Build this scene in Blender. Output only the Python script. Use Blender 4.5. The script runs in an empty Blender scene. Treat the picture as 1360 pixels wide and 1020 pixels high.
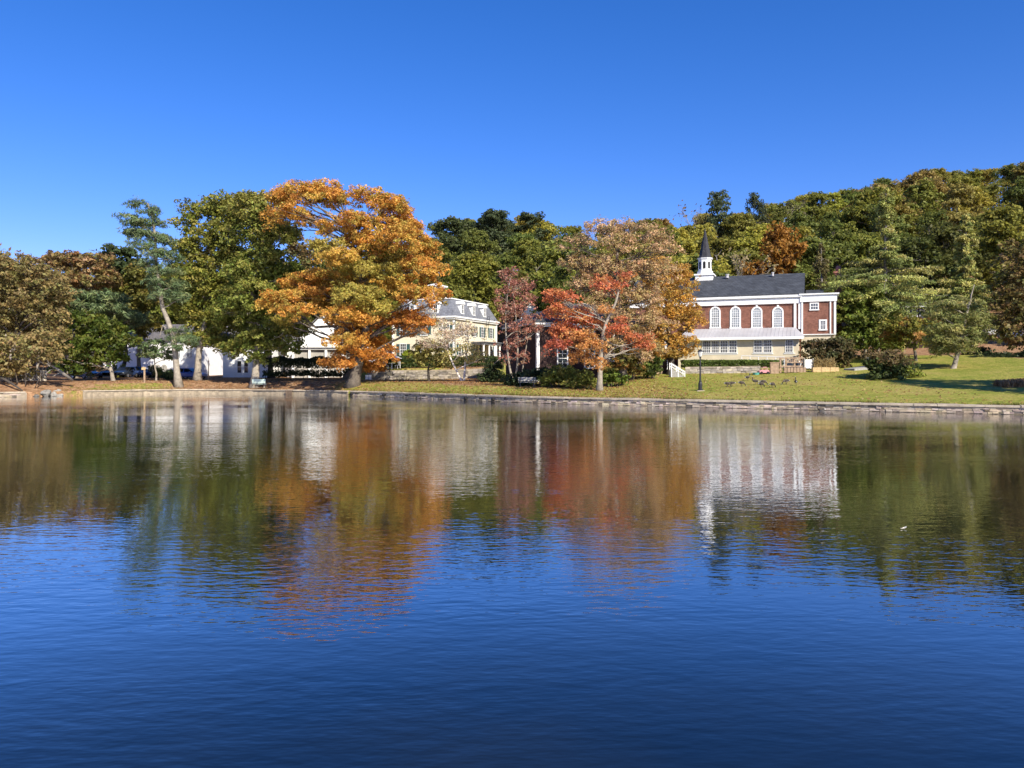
import bpy, math, random
import numpy as np
from mathutils import Vector

SC = bpy.context.scene
COL = SC.collection
R = math.radians
RNG = np.random.default_rng(7)
random.seed(7)

# ------------------------------------------------------------------ camera and picture-to-place conversion
F, HX, HY, HC = 1024.0, 680.0, 493.0, 2.6      # focal length and horizon of the photograph, eye height over the water


def wx(px, Y):
    return (px - HX) / F * Y


def wz(py, Y):
    return HC + (HY - py) / F * Y


def at(px, py, Y):
    return np.array([wx(px, Y), Y, wz(py, Y)])


cam_d = bpy.data.cameras.new("camera")
cam = bpy.data.objects.new("camera", cam_d)
COL.objects.link(cam)
cam.location = (0, 0, HC)
cam.rotation_euler = (R(90), 0, 0)
cam_d.sensor_width = 36
cam_d.lens = 36 * F / 1360
cam_d.shift_y = -(510 - HY) / 1360
cam_d.clip_end = 3000
SC.camera = cam

# ------------------------------------------------------------------ sky and sun
SUN_EL, SUN_AZ = R(36), R(150)                   # azimuth clockwise from +Y
w = bpy.data.worlds.new("World")
SC.world = w
w.use_nodes = True
nt = w.node_tree
nt.nodes.clear()
out = nt.nodes.new("ShaderNodeOutputWorld")
bg = nt.nodes.new("ShaderNodeBackground")
sky = nt.nodes.new("ShaderNodeTexSky")
sky.sky_type = 'NISHITA'
sky.sun_disc = False
sky.sun_elevation = SUN_EL
sky.sun_rotation = SUN_AZ
sky.altitude = 300
sky.air_density = 1.0
sky.dust_density = 0.0
sky.ozone_density = 7.0
hs = nt.nodes.new("ShaderNodeHueSaturation")
hs.inputs["Saturation"].default_value = 1.22
nt.links.new(sky.outputs[0], hs.inputs["Color"])
tint = nt.nodes.new("ShaderNodeMix")
tint.data_type = 'RGBA'
tint.blend_type = 'MULTIPLY'
tint.inputs["Factor"].default_value = 1
tint.inputs["B"].default_value = (1.0, 0.68, 0.86, 1)      # the phone's deeper, less green blue
nt.links.new(hs.outputs[0], tint.inputs["A"])
nt.links.new(tint.outputs["Result"], bg.inputs[0])
bg.inputs[1].default_value = 0.13
nt.links.new(bg.outputs[0], out.inputs[0])
sd = bpy.data.lights.new("sun", 'SUN')
sd.energy = 5.0
sd.angle = R(0.5)
sd.color = (1.0, 0.92, 0.79)
so = bpy.data.objects.new("sun", sd)
COL.objects.link(so)
sv = Vector((math.sin(SUN_AZ) * math.cos(SUN_EL), math.cos(SUN_AZ) * math.cos(SUN_EL), math.sin(SUN_EL)))
so.rotation_euler = sv.to_track_quat('Z', 'Y').to_euler()
so.location = (60, -60, 80)
SC.view_settings.view_transform = 'Standard'
SC.view_settings.look = 'None'
SC.view_settings.exposure = 0.7
SC.view_settings.gamma = 1
SC.render.film_transparent = False
SC.cycles.max_bounces = 6
SC.cycles.diffuse_bounces = 3
SC.cycles.glossy_bounces = 3
SC.cycles.transmission_bounces = 3
SC.cycles.transparent_max_bounces = 4


# ------------------------------------------------------------------ materials
def nm(name):
    m = bpy.data.materials.new(name)
    m.use_nodes = True
    t = m.node_tree
    t.nodes.clear()
    o = t.nodes.new("ShaderNodeOutputMaterial")
    return m, t, o


def nd(t, typ, **kw):
    n = t.nodes.new(typ)
    for k, v in kw.items():
        setattr(n, k, v)
    return n


def ramp(t, stops):
    r = t.nodes.new("ShaderNodeValToRGB")
    e = r.color_ramp.elements
    while len(e) < len(stops):
        e.new(0.5)
    for k, (p, c) in enumerate(stops):
        e[k].position = p
        e[k].color = (*c, 1)
    return r


def mat(name, base, rough=0.7, nscale=4.0, namt=0.25, bump=0.0, bscale=None, spec=0.3, metal=0.0, pattern=None, objcol=False, attr=None):
    """Principled surface with two octaves of noise in its colour; pattern: brick / siding / shingle in object space."""
    m, t, o = nm(name)
    p = nd(t, "ShaderNodeBsdfPrincipled")
    p.inputs["Roughness"].default_value = rough
    p.inputs["Specular IOR Level"].default_value = spec
    p.inputs["Metallic"].default_value = metal
    tc = nd(t, "ShaderNodeTexCoord")
    nz = nd(t, "ShaderNodeTexNoise")
    nz.inputs["Scale"].default_value = nscale
    nz.inputs["Detail"].default_value = 6
    nz.inputs["Roughness"].default_value = 0.65
    t.links.new(tc.outputs["Object"], nz.inputs["Vector"])
    mr = nd(t, "ShaderNodeMapRange")
    mr.inputs["From Min"].default_value = 0.3
    mr.inputs["From Max"].default_value = 0.7
    mr.inputs["To Min"].default_value = 1 - namt
    mr.inputs["To Max"].default_value = 1 + namt
    t.links.new(nz.outputs["Fac"], mr.inputs["Value"])
    mx = nd(t, "ShaderNodeMix", data_type='RGBA', blend_type='MULTIPLY')
    mx.inputs["Factor"].default_value = 1
    mx.inputs["A"].default_value = (*base, 1)
    t.links.new(mr.outputs[0], mx.inputs["B"])
    if objcol:
        oi = nd(t, "ShaderNodeObjectInfo")
        t.links.new(oi.outputs["Color"], mx.inputs["A"])
    if attr:
        at_ = nd(t, "ShaderNodeAttribute")
        at_.attribute_name = attr
        t.links.new(at_.outputs["Color"], mx.inputs["A"])
    col = mx.outputs["Result"]
    hgt = None
    if pattern:
        sx = nd(t, "ShaderNodeSeparateXYZ")
        t.links.new(tc.outputs["Object"], sx.inputs[0])
        ad = nd(t, "ShaderNodeMath", operation='ADD')
        t.links.new(sx.outputs[0], ad.inputs[0])
        t.links.new(sx.outputs[1], ad.inputs[1])
        cb = nd(t, "ShaderNodeCombineXYZ")
        t.links.new(ad.outputs[0], cb.inputs[0])
        t.links.new(sx.outputs[2], cb.inputs[1])
        if pattern[0] in ('brick', 'shingle'):
            b = nd(t, "ShaderNodeTexBrick")
            b.inputs["Scale"].default_value = pattern[1]
            b.inputs["Color1"].default_value = (1.12, 1.12, 1.12, 1)
            b.inputs["Color2"].default_value = (0.72, 0.72, 0.72, 1)
            b.inputs["Mortar"].default_value = (*pattern[2], 1)
            b.inputs["Mortar Size"].default_value = 0.03
            b.inputs["Brick Width"].default_value = 0.5
            b.inputs["Row Height"].default_value = 0.25 if pattern[0] == 'shingle' else 0.2
            t.links.new(cb.outputs[0], b.inputs["Vector"])
            m2 = nd(t, "ShaderNodeMix", data_type='RGBA', blend_type='MULTIPLY')
            m2.inputs["Factor"].default_value = 1
            t.links.new(col, m2.inputs["A"])
            t.links.new(b.outputs["Color"], m2.inputs["B"])
            col = m2.outputs["Result"]
            iv = nd(t, "ShaderNodeMath", operation='SUBTRACT')
            iv.inputs[0].default_value = 1
            t.links.new(b.outputs["Fac"], iv.inputs[1])
            hgt = iv.outputs[0]
        else:                                     # siding: saw-tooth boards
            ml = nd(t, "ShaderNodeMath", operation='MULTIPLY')
            ml.inputs[1].default_value = pattern[1]
            t.links.new(sx.outputs[2], ml.inputs[0])
            fr = nd(t, "ShaderNodeMath", operation='FRACT')
            t.links.new(ml.outputs[0], fr.inputs[0])
            pw = nd(t, "ShaderNodeMath", operation='SUBTRACT')
            pw.inputs[0].default_value = 1
            t.links.new(fr.outputs[0], pw.inputs[1])
            hgt = pw.outputs[0]
    t.links.new(col, p.inputs["Base Color"])
    if bump or hgt is not None:
        bp = nd(t, "ShaderNodeBump")
        bp.inputs["Strength"].default_value = bump or 0.5
        bp.inputs["Distance"].default_value = 0.03
        if hgt is None:
            n2 = nd(t, "ShaderNodeTexNoise")
            n2.inputs["Scale"].default_value = bscale or nscale * 4
            n2.inputs["Detail"].default_value = 5
            t.links.new(tc.outputs["Object"], n2.inputs["Vector"])
            hgt = n2.outputs["Fac"]
        t.links.new(hgt, bp.inputs["Height"])
        t.links.new(bp.outputs[0], p.inputs["Normal"])
    t.links.new(p.outputs[0], o.inputs[0])
    return m


def leaf_mat(name, transl=0.42, rough=0.55):
    """Leaves: colour from the face attribute times the object colour, light passes through the blade."""
    m, t, o = nm(name)
    a = nd(t, "ShaderNodeAttribute")
    a.attribute_name = "col"
    oi = nd(t, "ShaderNodeObjectInfo")
    mx = nd(t, "ShaderNodeMix", data_type='RGBA', blend_type='MULTIPLY')
    mx.inputs["Factor"].default_value = 1
    t.links.new(a.outputs["Color"], mx.inputs["A"])
    t.links.new(oi.outputs["Color"], mx.inputs["B"])
    p = nd(t, "ShaderNodeBsdfPrincipled")
    p.inputs["Roughness"].default_value = rough
    p.inputs["Specular IOR Level"].default_value = 0.25
    t.links.new(mx.outputs["Result"], p.inputs["Base Color"])
    tr = nd(t, "ShaderNodeBsdfTranslucent")
    t.links.new(mx.outputs["Result"], tr.inputs["Color"])
    ms = nd(t, "ShaderNodeMixShader")
    ms.inputs[0].default_value = transl
    t.links.new(p.outputs[0], ms.inputs[1])
    t.links.new(tr.outputs[0], ms.inputs[2])
    t.links.new(ms.outputs[0], o.inputs[0])
    return m


def glass_mat(name, base=(0.02, 0.025, 0.03), rough=0.06):
    m, t, o = nm(name)
    p = nd(t, "ShaderNodeBsdfPrincipled")
    tc = nd(t, "ShaderNodeTexCoord")
    nz = nd(t, "ShaderNodeTexNoise")
    nz.inputs["Scale"].default_value = 1.3
    t.links.new(tc.outputs["Object"], nz.inputs["Vector"])
    r = ramp(t, [(0.35, tuple(c * 0.6 for c in base)), (0.65, tuple(c * 1.7 for c in base))])
    t.links.new(nz.outputs["Fac"], r.inputs[0])
    t.links.new(r.outputs[0], p.inputs["Base Color"])
    bp = nd(t, "ShaderNodeBump")
    bp.inputs["Strength"].default_value = 0.04
    t.links.new(nz.outputs["Fac"], bp.inputs["Height"])
    t.links.new(bp.outputs[0], p.inputs["Normal"])
    p.inputs["Roughness"].default_value = rough
    p.inputs["Specular IOR Level"].default_value = 0.6
    t.links.new(p.outputs[0], o.inputs[0])
    return m


M = {}
M['leaf'] = leaf_mat("foliage")
M['needle'] = leaf_mat("needles", 0.2, 0.6)
M['bark'] = mat("bark", (0.12, 0.10, 0.08), 0.9, 3.0, 0.45, 0.6, 9)
M['bark_pale'] = mat("pale_bark", (0.27, 0.235, 0.185), 0.9, 3.0, 0.4, 0.5, 9)
M['bark_white'] = mat("white_bark", (0.74, 0.68, 0.60), 0.8, 4.0, 0.35, 0.4, 9)
M['bark_dark'] = mat("dark_bark", (0.06, 0.05, 0.04), 0.9, 3.0, 0.4, 0.6, 9)
M['bark_grey'] = mat("grey_bark", (0.22, 0.195, 0.165), 0.9, 2.5, 0.4, 0.6, 8)
M['white'] = mat("white_paint", (0.80, 0.80, 0.77), 0.6, 2.0, 0.06)
M['white_siding'] = mat("white_siding", (0.80, 0.80, 0.77), 0.6, 1.5, 0.06, 0.55, pattern=('siding', 6.0))
M['stucco'] = mat("white_stucco", (0.80, 0.79, 0.77), 0.85, 1.2, 0.07, 0.2, 14)
M['cream_siding'] = mat("cream_siding", (0.76, 0.68, 0.50), 0.65, 1.5, 0.07, 0.55, pattern=('siding', 5.0))
M['cream'] = mat("cream_plaster", (0.57, 0.50, 0.36), 0.85, 1.2, 0.12, 0.2, 10)
M['brick'] = mat("red_brick", (0.215, 0.098, 0.068), 0.85, 1.5, 0.35, 0.4, pattern=('brick', 2.2, (1.1, 1.0, 0.95)))
M['brick_shade_toned'] = mat("shade_toned_brick", (0.055, 0.032, 0.028), 0.85, 1.5, 0.3, 0.4, pattern=('brick', 2.2, (1.0, 1.0, 1.0)))  # brick darkened so the colour carries the tree shade on the house wall
M['slate'] = mat("dark_shingle", (0.060, 0.066, 0.075), 0.75, 1.2, 0.3, 0.4, pattern=('shingle', 1.3, (0.55, 0.55, 0.55)))
M['slate_grey'] = mat("grey_slate", (0.20, 0.21, 0.235), 0.7, 1.5, 0.2, 0.35, pattern=('shingle', 1.6, (0.6, 0.6, 0.6)))
M['roof_grey'] = mat("grey_shingle", (0.15, 0.14, 0.14), 0.8, 1.2, 0.25, 0.35, pattern=('shingle', 1.5, (0.6, 0.6, 0.6)))
M['metal_roof'] = mat("pale_sheet_roof", (0.42, 0.41, 0.41), 0.5, 0.6, 0.12, 0.15, 5)
M['spire'] = mat("spire_slate", (0.035, 0.035, 0.042), 0.6, 2.0, 0.3, 0.3, pattern=('shingle', 2.4, (0.5, 0.5, 0.5)))
M['shutter'] = mat("teal_shutter", (0.035, 0.085, 0.085), 0.55, 3.0, 0.2, 0.5, pattern=('siding', 14.0))
M['pane'] = glass_mat("window_glass")
M['pane_pale'] = glass_mat("curtained_glass", (0.22, 0.24, 0.25), 0.12)
M['pane_mid'] = glass_mat("half_curtained_glass", (0.085, 0.09, 0.10), 0.1)
M['dark'] = mat("dark_opening", (0.012, 0.012, 0.013), 0.8, 3, 0.3)
M['iron'] = mat("black_iron", (0.02, 0.02, 0.02), 0.45, 6, 0.3, 0.1, 20, spec=0.5)
M['lampglass'] = mat("frosted_lamp_glass", (0.55, 0.55, 0.52), 0.25, 4, 0.1, spec=0.6)
M['wood'] = mat("weathered_wood", (0.33, 0.23, 0.15), 0.85, 5, 0.35, 0.4, 18)
M['wood_pale'] = mat("straw_wood", (0.50, 0.36, 0.18), 0.9, 6, 0.35, 0.4, 20)
M['wood_grey'] = mat("grey_wood", (0.30, 0.29, 0.26), 0.85, 5, 0.3, 0.4, 18)
M['concrete'] = mat("concrete", (0.40, 0.335, 0.245), 0.9, 1.5, 0.35, 0.4, 8)
M['old_concrete'] = mat("old_concrete", (0.30, 0.245, 0.17), 0.95, 2.2, 0.45, 0.7, 7)
M['stone'] = mat("rough_stone", (0.4, 0.4, 0.4), 0.9, 3.5, 0.35, 0.6, 9, attr="col")
M['mortar'] = mat("wall_mortar", (0.31, 0.255, 0.185), 0.95, 2.0, 0.3, 0.5, 8)
M['pipe'] = mat("drain_pipe", (0.02, 0.018, 0.016), 0.7, 6, 0.3)
M['rust'] = mat("rusty_iron", (0.10, 0.07, 0.05), 0.8, 6, 0.4, 0.4, 14)
M['mint'] = mat("pale_green_paint", (0.50, 0.62, 0.55), 0.55, 3, 0.12)
M['pink'] = mat("pink_plastic", (0.55, 0.24, 0.26), 0.35, 3, 0.12, spec=0.5)
M['aqua'] = mat("teal_plastic", (0.10, 0.36, 0.32), 0.35, 3, 0.1, spec=0.5)
M['canvas'] = mat("white_canvas", (0.78, 0.77, 0.73), 0.9, 3, 0.08)
M['paint'] = mat("car_paint", (1, 1, 1), 0.22, 2, 0.05, spec=0.7, objcol=True)
M['tyre'] = mat("tyre_rubber", (0.015, 0.015, 0.015), 0.85, 8, 0.2)
M['rim'] = mat("wheel_rim", (0.45, 0.46, 0.48), 0.35, 6, 0.1, metal=0.6)
M['carglass'] = glass_mat("car_glass", (0.012, 0.014, 0.016), 0.04)
M['headlight'] = mat("headlight_lens", (0.7, 0.72, 0.74), 0.15, 6, 0.1, spec=0.8)
M['goose'] = mat("goose_feathers", (0.2, 0.2, 0.2), 0.8, 14, 0.3, 0.3, 30, attr="col")
M['curtain'] = mat("porch_blind", (0.36, 0.34, 0.30), 0.9, 3, 0.15)
M['chimney'] = mat("chimney_brick", (0.34, 0.15, 0.10), 0.85, 2.0, 0.25, 0.4, pattern=('brick', 3.0, (1.1, 1.0, 0.95)))
M['asphalt'] = mat("asphalt", (0.055, 0.055, 0.057), 0.9, 3, 0.25, 0.3, 20)
M['leafpale'] = mat("pale_dry_leaf", (0.62, 0.58, 0.48), 0.7, 9, 0.2)


# ------------------------------------------------------------------ mesh building
class MB:
    def __init__(s):
        s.v, s.f, s.c = [], [], []
        s.col = None

    def add(s, vs, fs):
        b = len(s.v)
        s.v.extend([tuple(map(float, p)) for p in vs])
        for f in fs:
            s.f.append(tuple(b + i for i in f))
            s.c.append(s.col or (1, 1, 1))
        return s

    def box(s, x0, x1, y0, y1, z0, z1):
        return s.add([(x0, y0, z0), (x1, y0, z0), (x1, y1, z0), (x0, y1, z0), (x0, y0, z1), (x1, y0, z1), (x1, y1, z1), (x0, y1, z1)],
                     [(3, 2, 1, 0), (4, 5, 6, 7), (0, 1, 5, 4), (1, 2, 6, 5), (2, 3, 7, 6), (3, 0, 4, 7)])

    def hexa(s, lo, hi):
        """Solid between two four-cornered loops."""
        return s.add(list(lo) + list(hi), [(3, 2, 1, 0), (4, 5, 6, 7), (0, 1, 5, 4), (1, 2, 6, 5), (2, 3, 7, 6), (3, 0, 4, 7)])

    def extrude_y(s, poly, y0, y1):
        """Polygon in x-z pushed from y0 to y1."""
        n = len(poly)
        vs = [(x, y0, z) for x, z in poly] + [(x, y1, z) for x, z in poly]
        fs = [tuple(range(n)), tuple(range(2 * n - 1, n - 1, -1))]
        fs += [((i + 1) % n, i, n + i, n + (i + 1) % n) for i in range(n)]
        return s.add(vs, fs)

    def extrude_x(s, poly, x0, x1):
        n = len(poly)
        vs = [(x0, y, z) for y, z in poly] + [(x1, y, z) for y, z in poly]
        fs = [tuple(range(n - 1, -1, -1)), tuple(range(n, 2 * n))]
        fs += [(i, (i + 1) % n, n + (i + 1) % n, n + i) for i in range(n)]
        return s.add(vs, fs)

    def tube(s, pts, rad, n=8, cap=True):
        pts = [Vector(tuple(map(float, p))) for p in pts]
        if not hasattr(rad, '__len__'):
            rad = [rad] * len(pts)
        rings = []
        for i, p in enumerate(pts):
            d = (pts[min(i + 1, len(pts) - 1)] - pts[max(i - 1, 0)])
            if d.length < 1e-9:
                d = Vector((0, 0, 1))
            d.normalize()
            a = d.cross(Vector((0.13, 0.97, 0.21)))
            if a.length < 0.05:
                a = d.cross(Vector((1, 0, 0)))
            a.normalize()
            b = d.cross(a)
            rings.append([p + (a * math.cos(2 * math.pi * k / n) + b * math.sin(2 * math.pi * k / n)) * rad[i] for k in range(n)])
        vs = [q for r in rings for q in r]
        fs = []
        for i in range(len(pts) - 1):
            for k in range(n):
                fs.append((i * n + k, i * n + (k + 1) % n, (i + 1) * n + (k + 1) % n, (i + 1) * n + k))
        if cap:
            fs.append(tuple(range(n - 1, -1, -1)))
            fs.append(tuple((len(pts) - 1) * n + k for k in range(n)))
        return s.add(vs, fs)

    def lathe(s, prof, n=12, c=(0, 0), rot=0.0):
        vs, fs = [], []
        for r, z in prof:
            for k in range(n):
                a = 2 * math.pi * k / n + rot
                vs.append((c[0] + r * math.cos(a), c[1] + r * math.sin(a), z))
        for i in range(len(prof) - 1):
            for k in range(n):
                fs.append((i * n + k, i * n + (k + 1) % n, (i + 1) * n + (k + 1) % n, (i + 1) * n + k))
        fs.append(tuple(range(n - 1, -1, -1)))
        fs.append(tuple((len(prof) - 1) * n + k for k in range(n)))
        return s.add(vs, fs)

    def mesh(s, name, m, smooth=False, colors=False):
        me = bpy.data.meshes.new(name)
        me.from_pydata(s.v, [], s.f)
        me.materials.append(m)
        if smooth:
            me.polygons.foreach_set("use_smooth", [True] * len(s.f))
        if colors:
            a = me.attributes.new("col", 'FLOAT_COLOR', 'FACE')
            a.data.foreach_set("color", np.array([(*c, 1.0) for c in s.c], dtype=np.float32).ravel())
        me.update()
        return me

    def build(s, name, m, parent=None, loc=(0, 0, 0), rz=0.0, smooth=False, colors=False):
        return link(name, s.mesh(name, m, smooth, colors), parent, loc, rz)


def link(name, me, parent=None, loc=(0, 0, 0), rz=0.0):
    o = bpy.data.objects.new(name, me)
    COL.objects.link(o)
    o.location = tuple(map(float, loc))
    o.rotation_euler = (0, 0, rz)
    if parent is not None:
        o.parent = parent
    return o


def tag(o, label=None, cat=None, group=None, kind=None):
    if label:
        o["label"] = label
    if cat:
        o["category"] = cat
    if group:
        o["group"] = group
    if kind:
        o["kind"] = kind
    return o


def thing(name, label, cat, loc=(0, 0, 0), rz=0.0, group=None):
    return tag(link(name, None, None, loc, rz), label, cat, group)


def copy_thing(root, loc=None, rz=None, label=None, scale=None):
    r = root.copy()
    COL.objects.link(r)
    if loc is not None:
        r.location = tuple(map(float, loc))
    if rz is not None:
        r.rotation_euler = (0, 0, rz)
    if scale is not None:
        r.scale = (scale,) * 3 if not hasattr(scale, '__len__') else scale
    if label:
        r["label"] = label
    for ch in [c for c in bpy.data.objects if c.parent == root]:
        c = ch.copy()
        COL.objects.link(c)
        c.parent = r
        for g in [q for q in bpy.data.objects if q.parent == ch]:
            d = g.copy()
            COL.objects.link(d)
            d.parent = c
    return r


# ------------------------------------------------------------------ terrain
SX = np.array([-140, -105, -92, -75, -58, -50, -46.5, -41.5, -35, -29.5, -22, -14, -6, 1.2, 13.5, 24, 30.5, 42, 60, 72, 110])
SY = np.array([-60, -20, 30, 60, 73, 78, 82, 88, 89.2, 88.5, 84.8, 79.5, 71.0, 63.6, 55.5, 49.4, 46.2, 39, 22, -20, -60])
_gx = np.arange(-140, 110.01, 0.25)
_gy = np.interp(_gx, SX, SY)
_k = np.hanning(15)
_k /= _k.sum()
_gy = np.convolve(np.pad(_gy, 7, mode='edge'), _k, mode='valid')


def shore(x):
    return np.interp(x, _gx, _gy)


def sstep(a, b, x):
    t = np.clip((x - a) / (b - a), 0, 1)
    return t * t * (3 - 2 * t)


RIDGE_P = np.array([-200, 0, 250, 480, 600, 740, 830, 900, 1000, 1100, 1200, 1360, 1600])
RIDGE_H = np.array([16, 17, 17, 24, 33, 32, 31, 33, 38, 42, 47, 53, 60])


def ground(x, y):
    x = np.asarray(x, float)
    y = np.asarray(y, float)
    d = np.maximum(y - shore(x), 0)
    s = sstep(-8, 12, x)
    left = 0.9 * sstep(0, 6, d) + 0.012 * np.clip(d - 5, 0, 60)
    right = 0.072 * np.minimum(np.maximum(d - 1.1, 0), 24) + 0.055 * np.clip(d - 24, 0, 30)
    right = right + 0.02 * np.clip(d - 26, 0, 30) * sstep(30, 42, x)
    h = 0.5 + left * (1 - s) + right * s
    px = HX + x / np.maximum(y, 20) * F
    terr = 1.35 * sstep(97.0, 97.6, y) * sstep(-22, -20.5, x) * (1 - sstep(-3.5, 0.5, x))
    h = h + terr + 1.0 * sstep(100, 112, y) * sstep(-22, -18, x) * (1 - sstep(-2, 4, x))
    near = np.interp(px, [0, 500, 900, 1150, 1360], [150, 140, 112, 104, 96])
    rh = np.interp(px, RIDGE_P, RIDGE_H)
    tt = np.clip((y - near) / (255 - near), 0, 1)
    hill = rh * (0.35 * tt + 0.65 * tt * tt * (3 - 2 * tt))
    far = sstep(330, 600, y)
    h = h + hill * (1 - 0.6 * far)
    h = h + 0.08 * np.sin(x * 0.31 + 1.3) * np.sin(y * 0.23) * sstep(3, 10, d)
    return h


def gz(x, y):
    return float(ground(x, y))


def build_ground():
    xs = np.concatenate([np.arange(-400, -120, 20.0), np.arange(-120, -60, 3.0), np.arange(-60, 62, 0.75), np.arange(62, 100, 3.0), np.arange(100, 401, 20.0)])
    ds = np.concatenate([[-0.02, 0.0], np.arange(0.4, 12, 0.6), np.arange(12, 60, 1.0), np.arange(60, 120, 3.0), np.arange(120, 300, 8.0), np.arange(300, 1000, 40.0)])
    X, Dd = np.meshgrid(xs, ds)
    Y = shore(np.clip(X, -140, 110)) + Dd
    Z = ground(X, Y)
    Z[0, :] = -1.5
    n, mm = X.shape
    v = np.stack([X, Y, Z], -1).reshape(-1, 3)
    ii = np.arange(n * mm).reshape(n, mm)
    f = np.stack([ii[:-1, :-1], ii[:-1, 1:], ii[1:, 1:], ii[1:, :-1]], -1).reshape(-1, 4)
    me = bpy.data.meshes.new("ground")
    me.from_pydata(v.tolist(), [], f.tolist())
    # fallen leaves lie thick on the left bank and under the trees, the right is mown lawn
    lit = (1 - sstep(-26, -12, X)) * (1 - 0.55 * np.exp(-((X + 43) / 5.5) ** 2) * (Dd < 4))
    lit = np.maximum(lit, 0.75 * np.exp(-((X + 5.5) / 5) ** 2) * sstep(2.0, 6, Dd))
    lit = np.maximum(lit, 0.45 * np.exp(-((X + 14) / 7) ** 2) * (Dd < 18))
    lit = np.maximum(lit, sstep(48, 53, X - 0.05 * (Y - 75)) * (Y > 66))
    lit = np.where(Dd > 62, 0.9, lit)
    a = me.attributes.new("litter", 'FLOAT', 'POINT')
    a.data.foreach_set("value", lit.astype(np.float32).ravel())
    me.polygons.foreach_set("use_smooth", [True] * len(f))
    m, t, o = nm("lawn_and_litter")
    tc = nd(t, "ShaderNodeTexCoord")

    def noise(sc, det=6, rough=0.65):
        nz = nd(t, "ShaderNodeTexNoise")
        nz.inputs["Scale"].default_value = sc
        nz.inputs["Detail"].default_value = det
        nz.inputs["Roughness"].default_value = rough
        t.links.new(tc.outputs["Object"], nz.inputs["Vector"])
        return nz
    n1, n2, n3 = noise(0.22), noise(1.6), noise(6.0)
    g = ramp(t, [(0.36, (0.135, 0.180, 0.025)), (0.46, (0.225, 0.235, 0.040)), (0.55, (0.305, 0.270, 0.066)), (0.68, (0.36, 0.26, 0.10))])
    mixn = nd(t, "ShaderNodeMix", data_type='FLOAT')
    mixn.inputs["Factor"].default_value = 0.5
    t.links.new(n1.outputs["Fac"], mixn.inputs["A"])
    t.links.new(n2.outputs["Fac"], mixn.inputs["B"])
    t.links.new(mixn.outputs["Result"], g.inputs[0])
    l = ramp(t, [(0.30, (0.14, 0.075, 0.04)), (0.5, (0.30, 0.17, 0.09)), (0.7, (0.40, 0.26, 0.145))])
    t.links.new(n2.outputs["Fac"], l.inputs[0])
    at_ = nd(t, "ShaderNodeAttribute")
    at_.attribute_name = "litter"
    ad = nd(t, "ShaderNodeMath", operation='MULTIPLY_ADD')
    t.links.new(n2.outputs["Fac"], ad.inputs[0])
    ad.inputs[1].default_value = 1.2
    ad.inputs[2].default_value = -0.6
    sm = nd(t, "ShaderNodeMath", operation='ADD')
    t.links.new(at_.outputs["Fac"], sm.inputs[0])
    t.links.new(ad.outputs[0], sm.inputs[1])
    mrr = nd(t, "ShaderNodeMapRange", interpolation_type='SMOOTHSTEP')
    mrr.inputs["From Min"].default_value = 0.3
    mrr.inputs["From Max"].default_value = 0.75
    t.links.new(sm.outputs[0], mrr.inputs["Value"])
    mc = nd(t, "ShaderNodeMix", data_type='RGBA')
    t.links.new(mrr.outputs[0], mc.inputs["Factor"])
    t.links.new(g.outputs[0], mc.inputs["A"])
    t.links.new(l.outputs[0], mc.inputs["B"])
    fine = nd(t, "ShaderNodeMapRange")
    fine.inputs["From Min"].default_value = 0.3
    fine.inputs["From Max"].default_value = 0.7
    fine.inputs["To Min"].default_value = 0.5
    fine.inputs["To Max"].default_value = 1.45
    t.links.new(n3.outputs["Fac"], fine.inputs["Value"])
    mm_ = nd(t, "ShaderNodeMix", data_type='RGBA', blend_type='MULTIPLY')
    mm_.inputs["Factor"].default_value = 1
    t.links.new(mc.outputs["Result"], mm_.inputs["A"])
    t.links.new(fine.outputs[0], mm_.inputs["B"])
    p = nd(t, "ShaderNodeBsdfPrincipled")
    p.inputs["Roughness"].default_value = 0.95
    p.inputs["Specular IOR Level"].default_value = 0.1
    t.links.new(mm_.outputs["Result"], p.inputs["Base Color"])
    bp = nd(t, "ShaderNodeBump")
    bp.inputs["Strength"].default_value = 0.9
    bp.inputs["Distance"].default_value = 0.12
    t.links.new(n3.outputs["Fac"], bp.inputs["Height"])
    t.links.new(bp.outputs[0], p.inputs["Normal"])
    t.links.new(p.outputs[0], o.inputs[0])
    me.materials.append(m)
    ob = link("ground", me)
    tag(ob, "lawn and leaf covered bank rising to the wooded hill", None, None, "structure")


build_ground()


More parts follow.
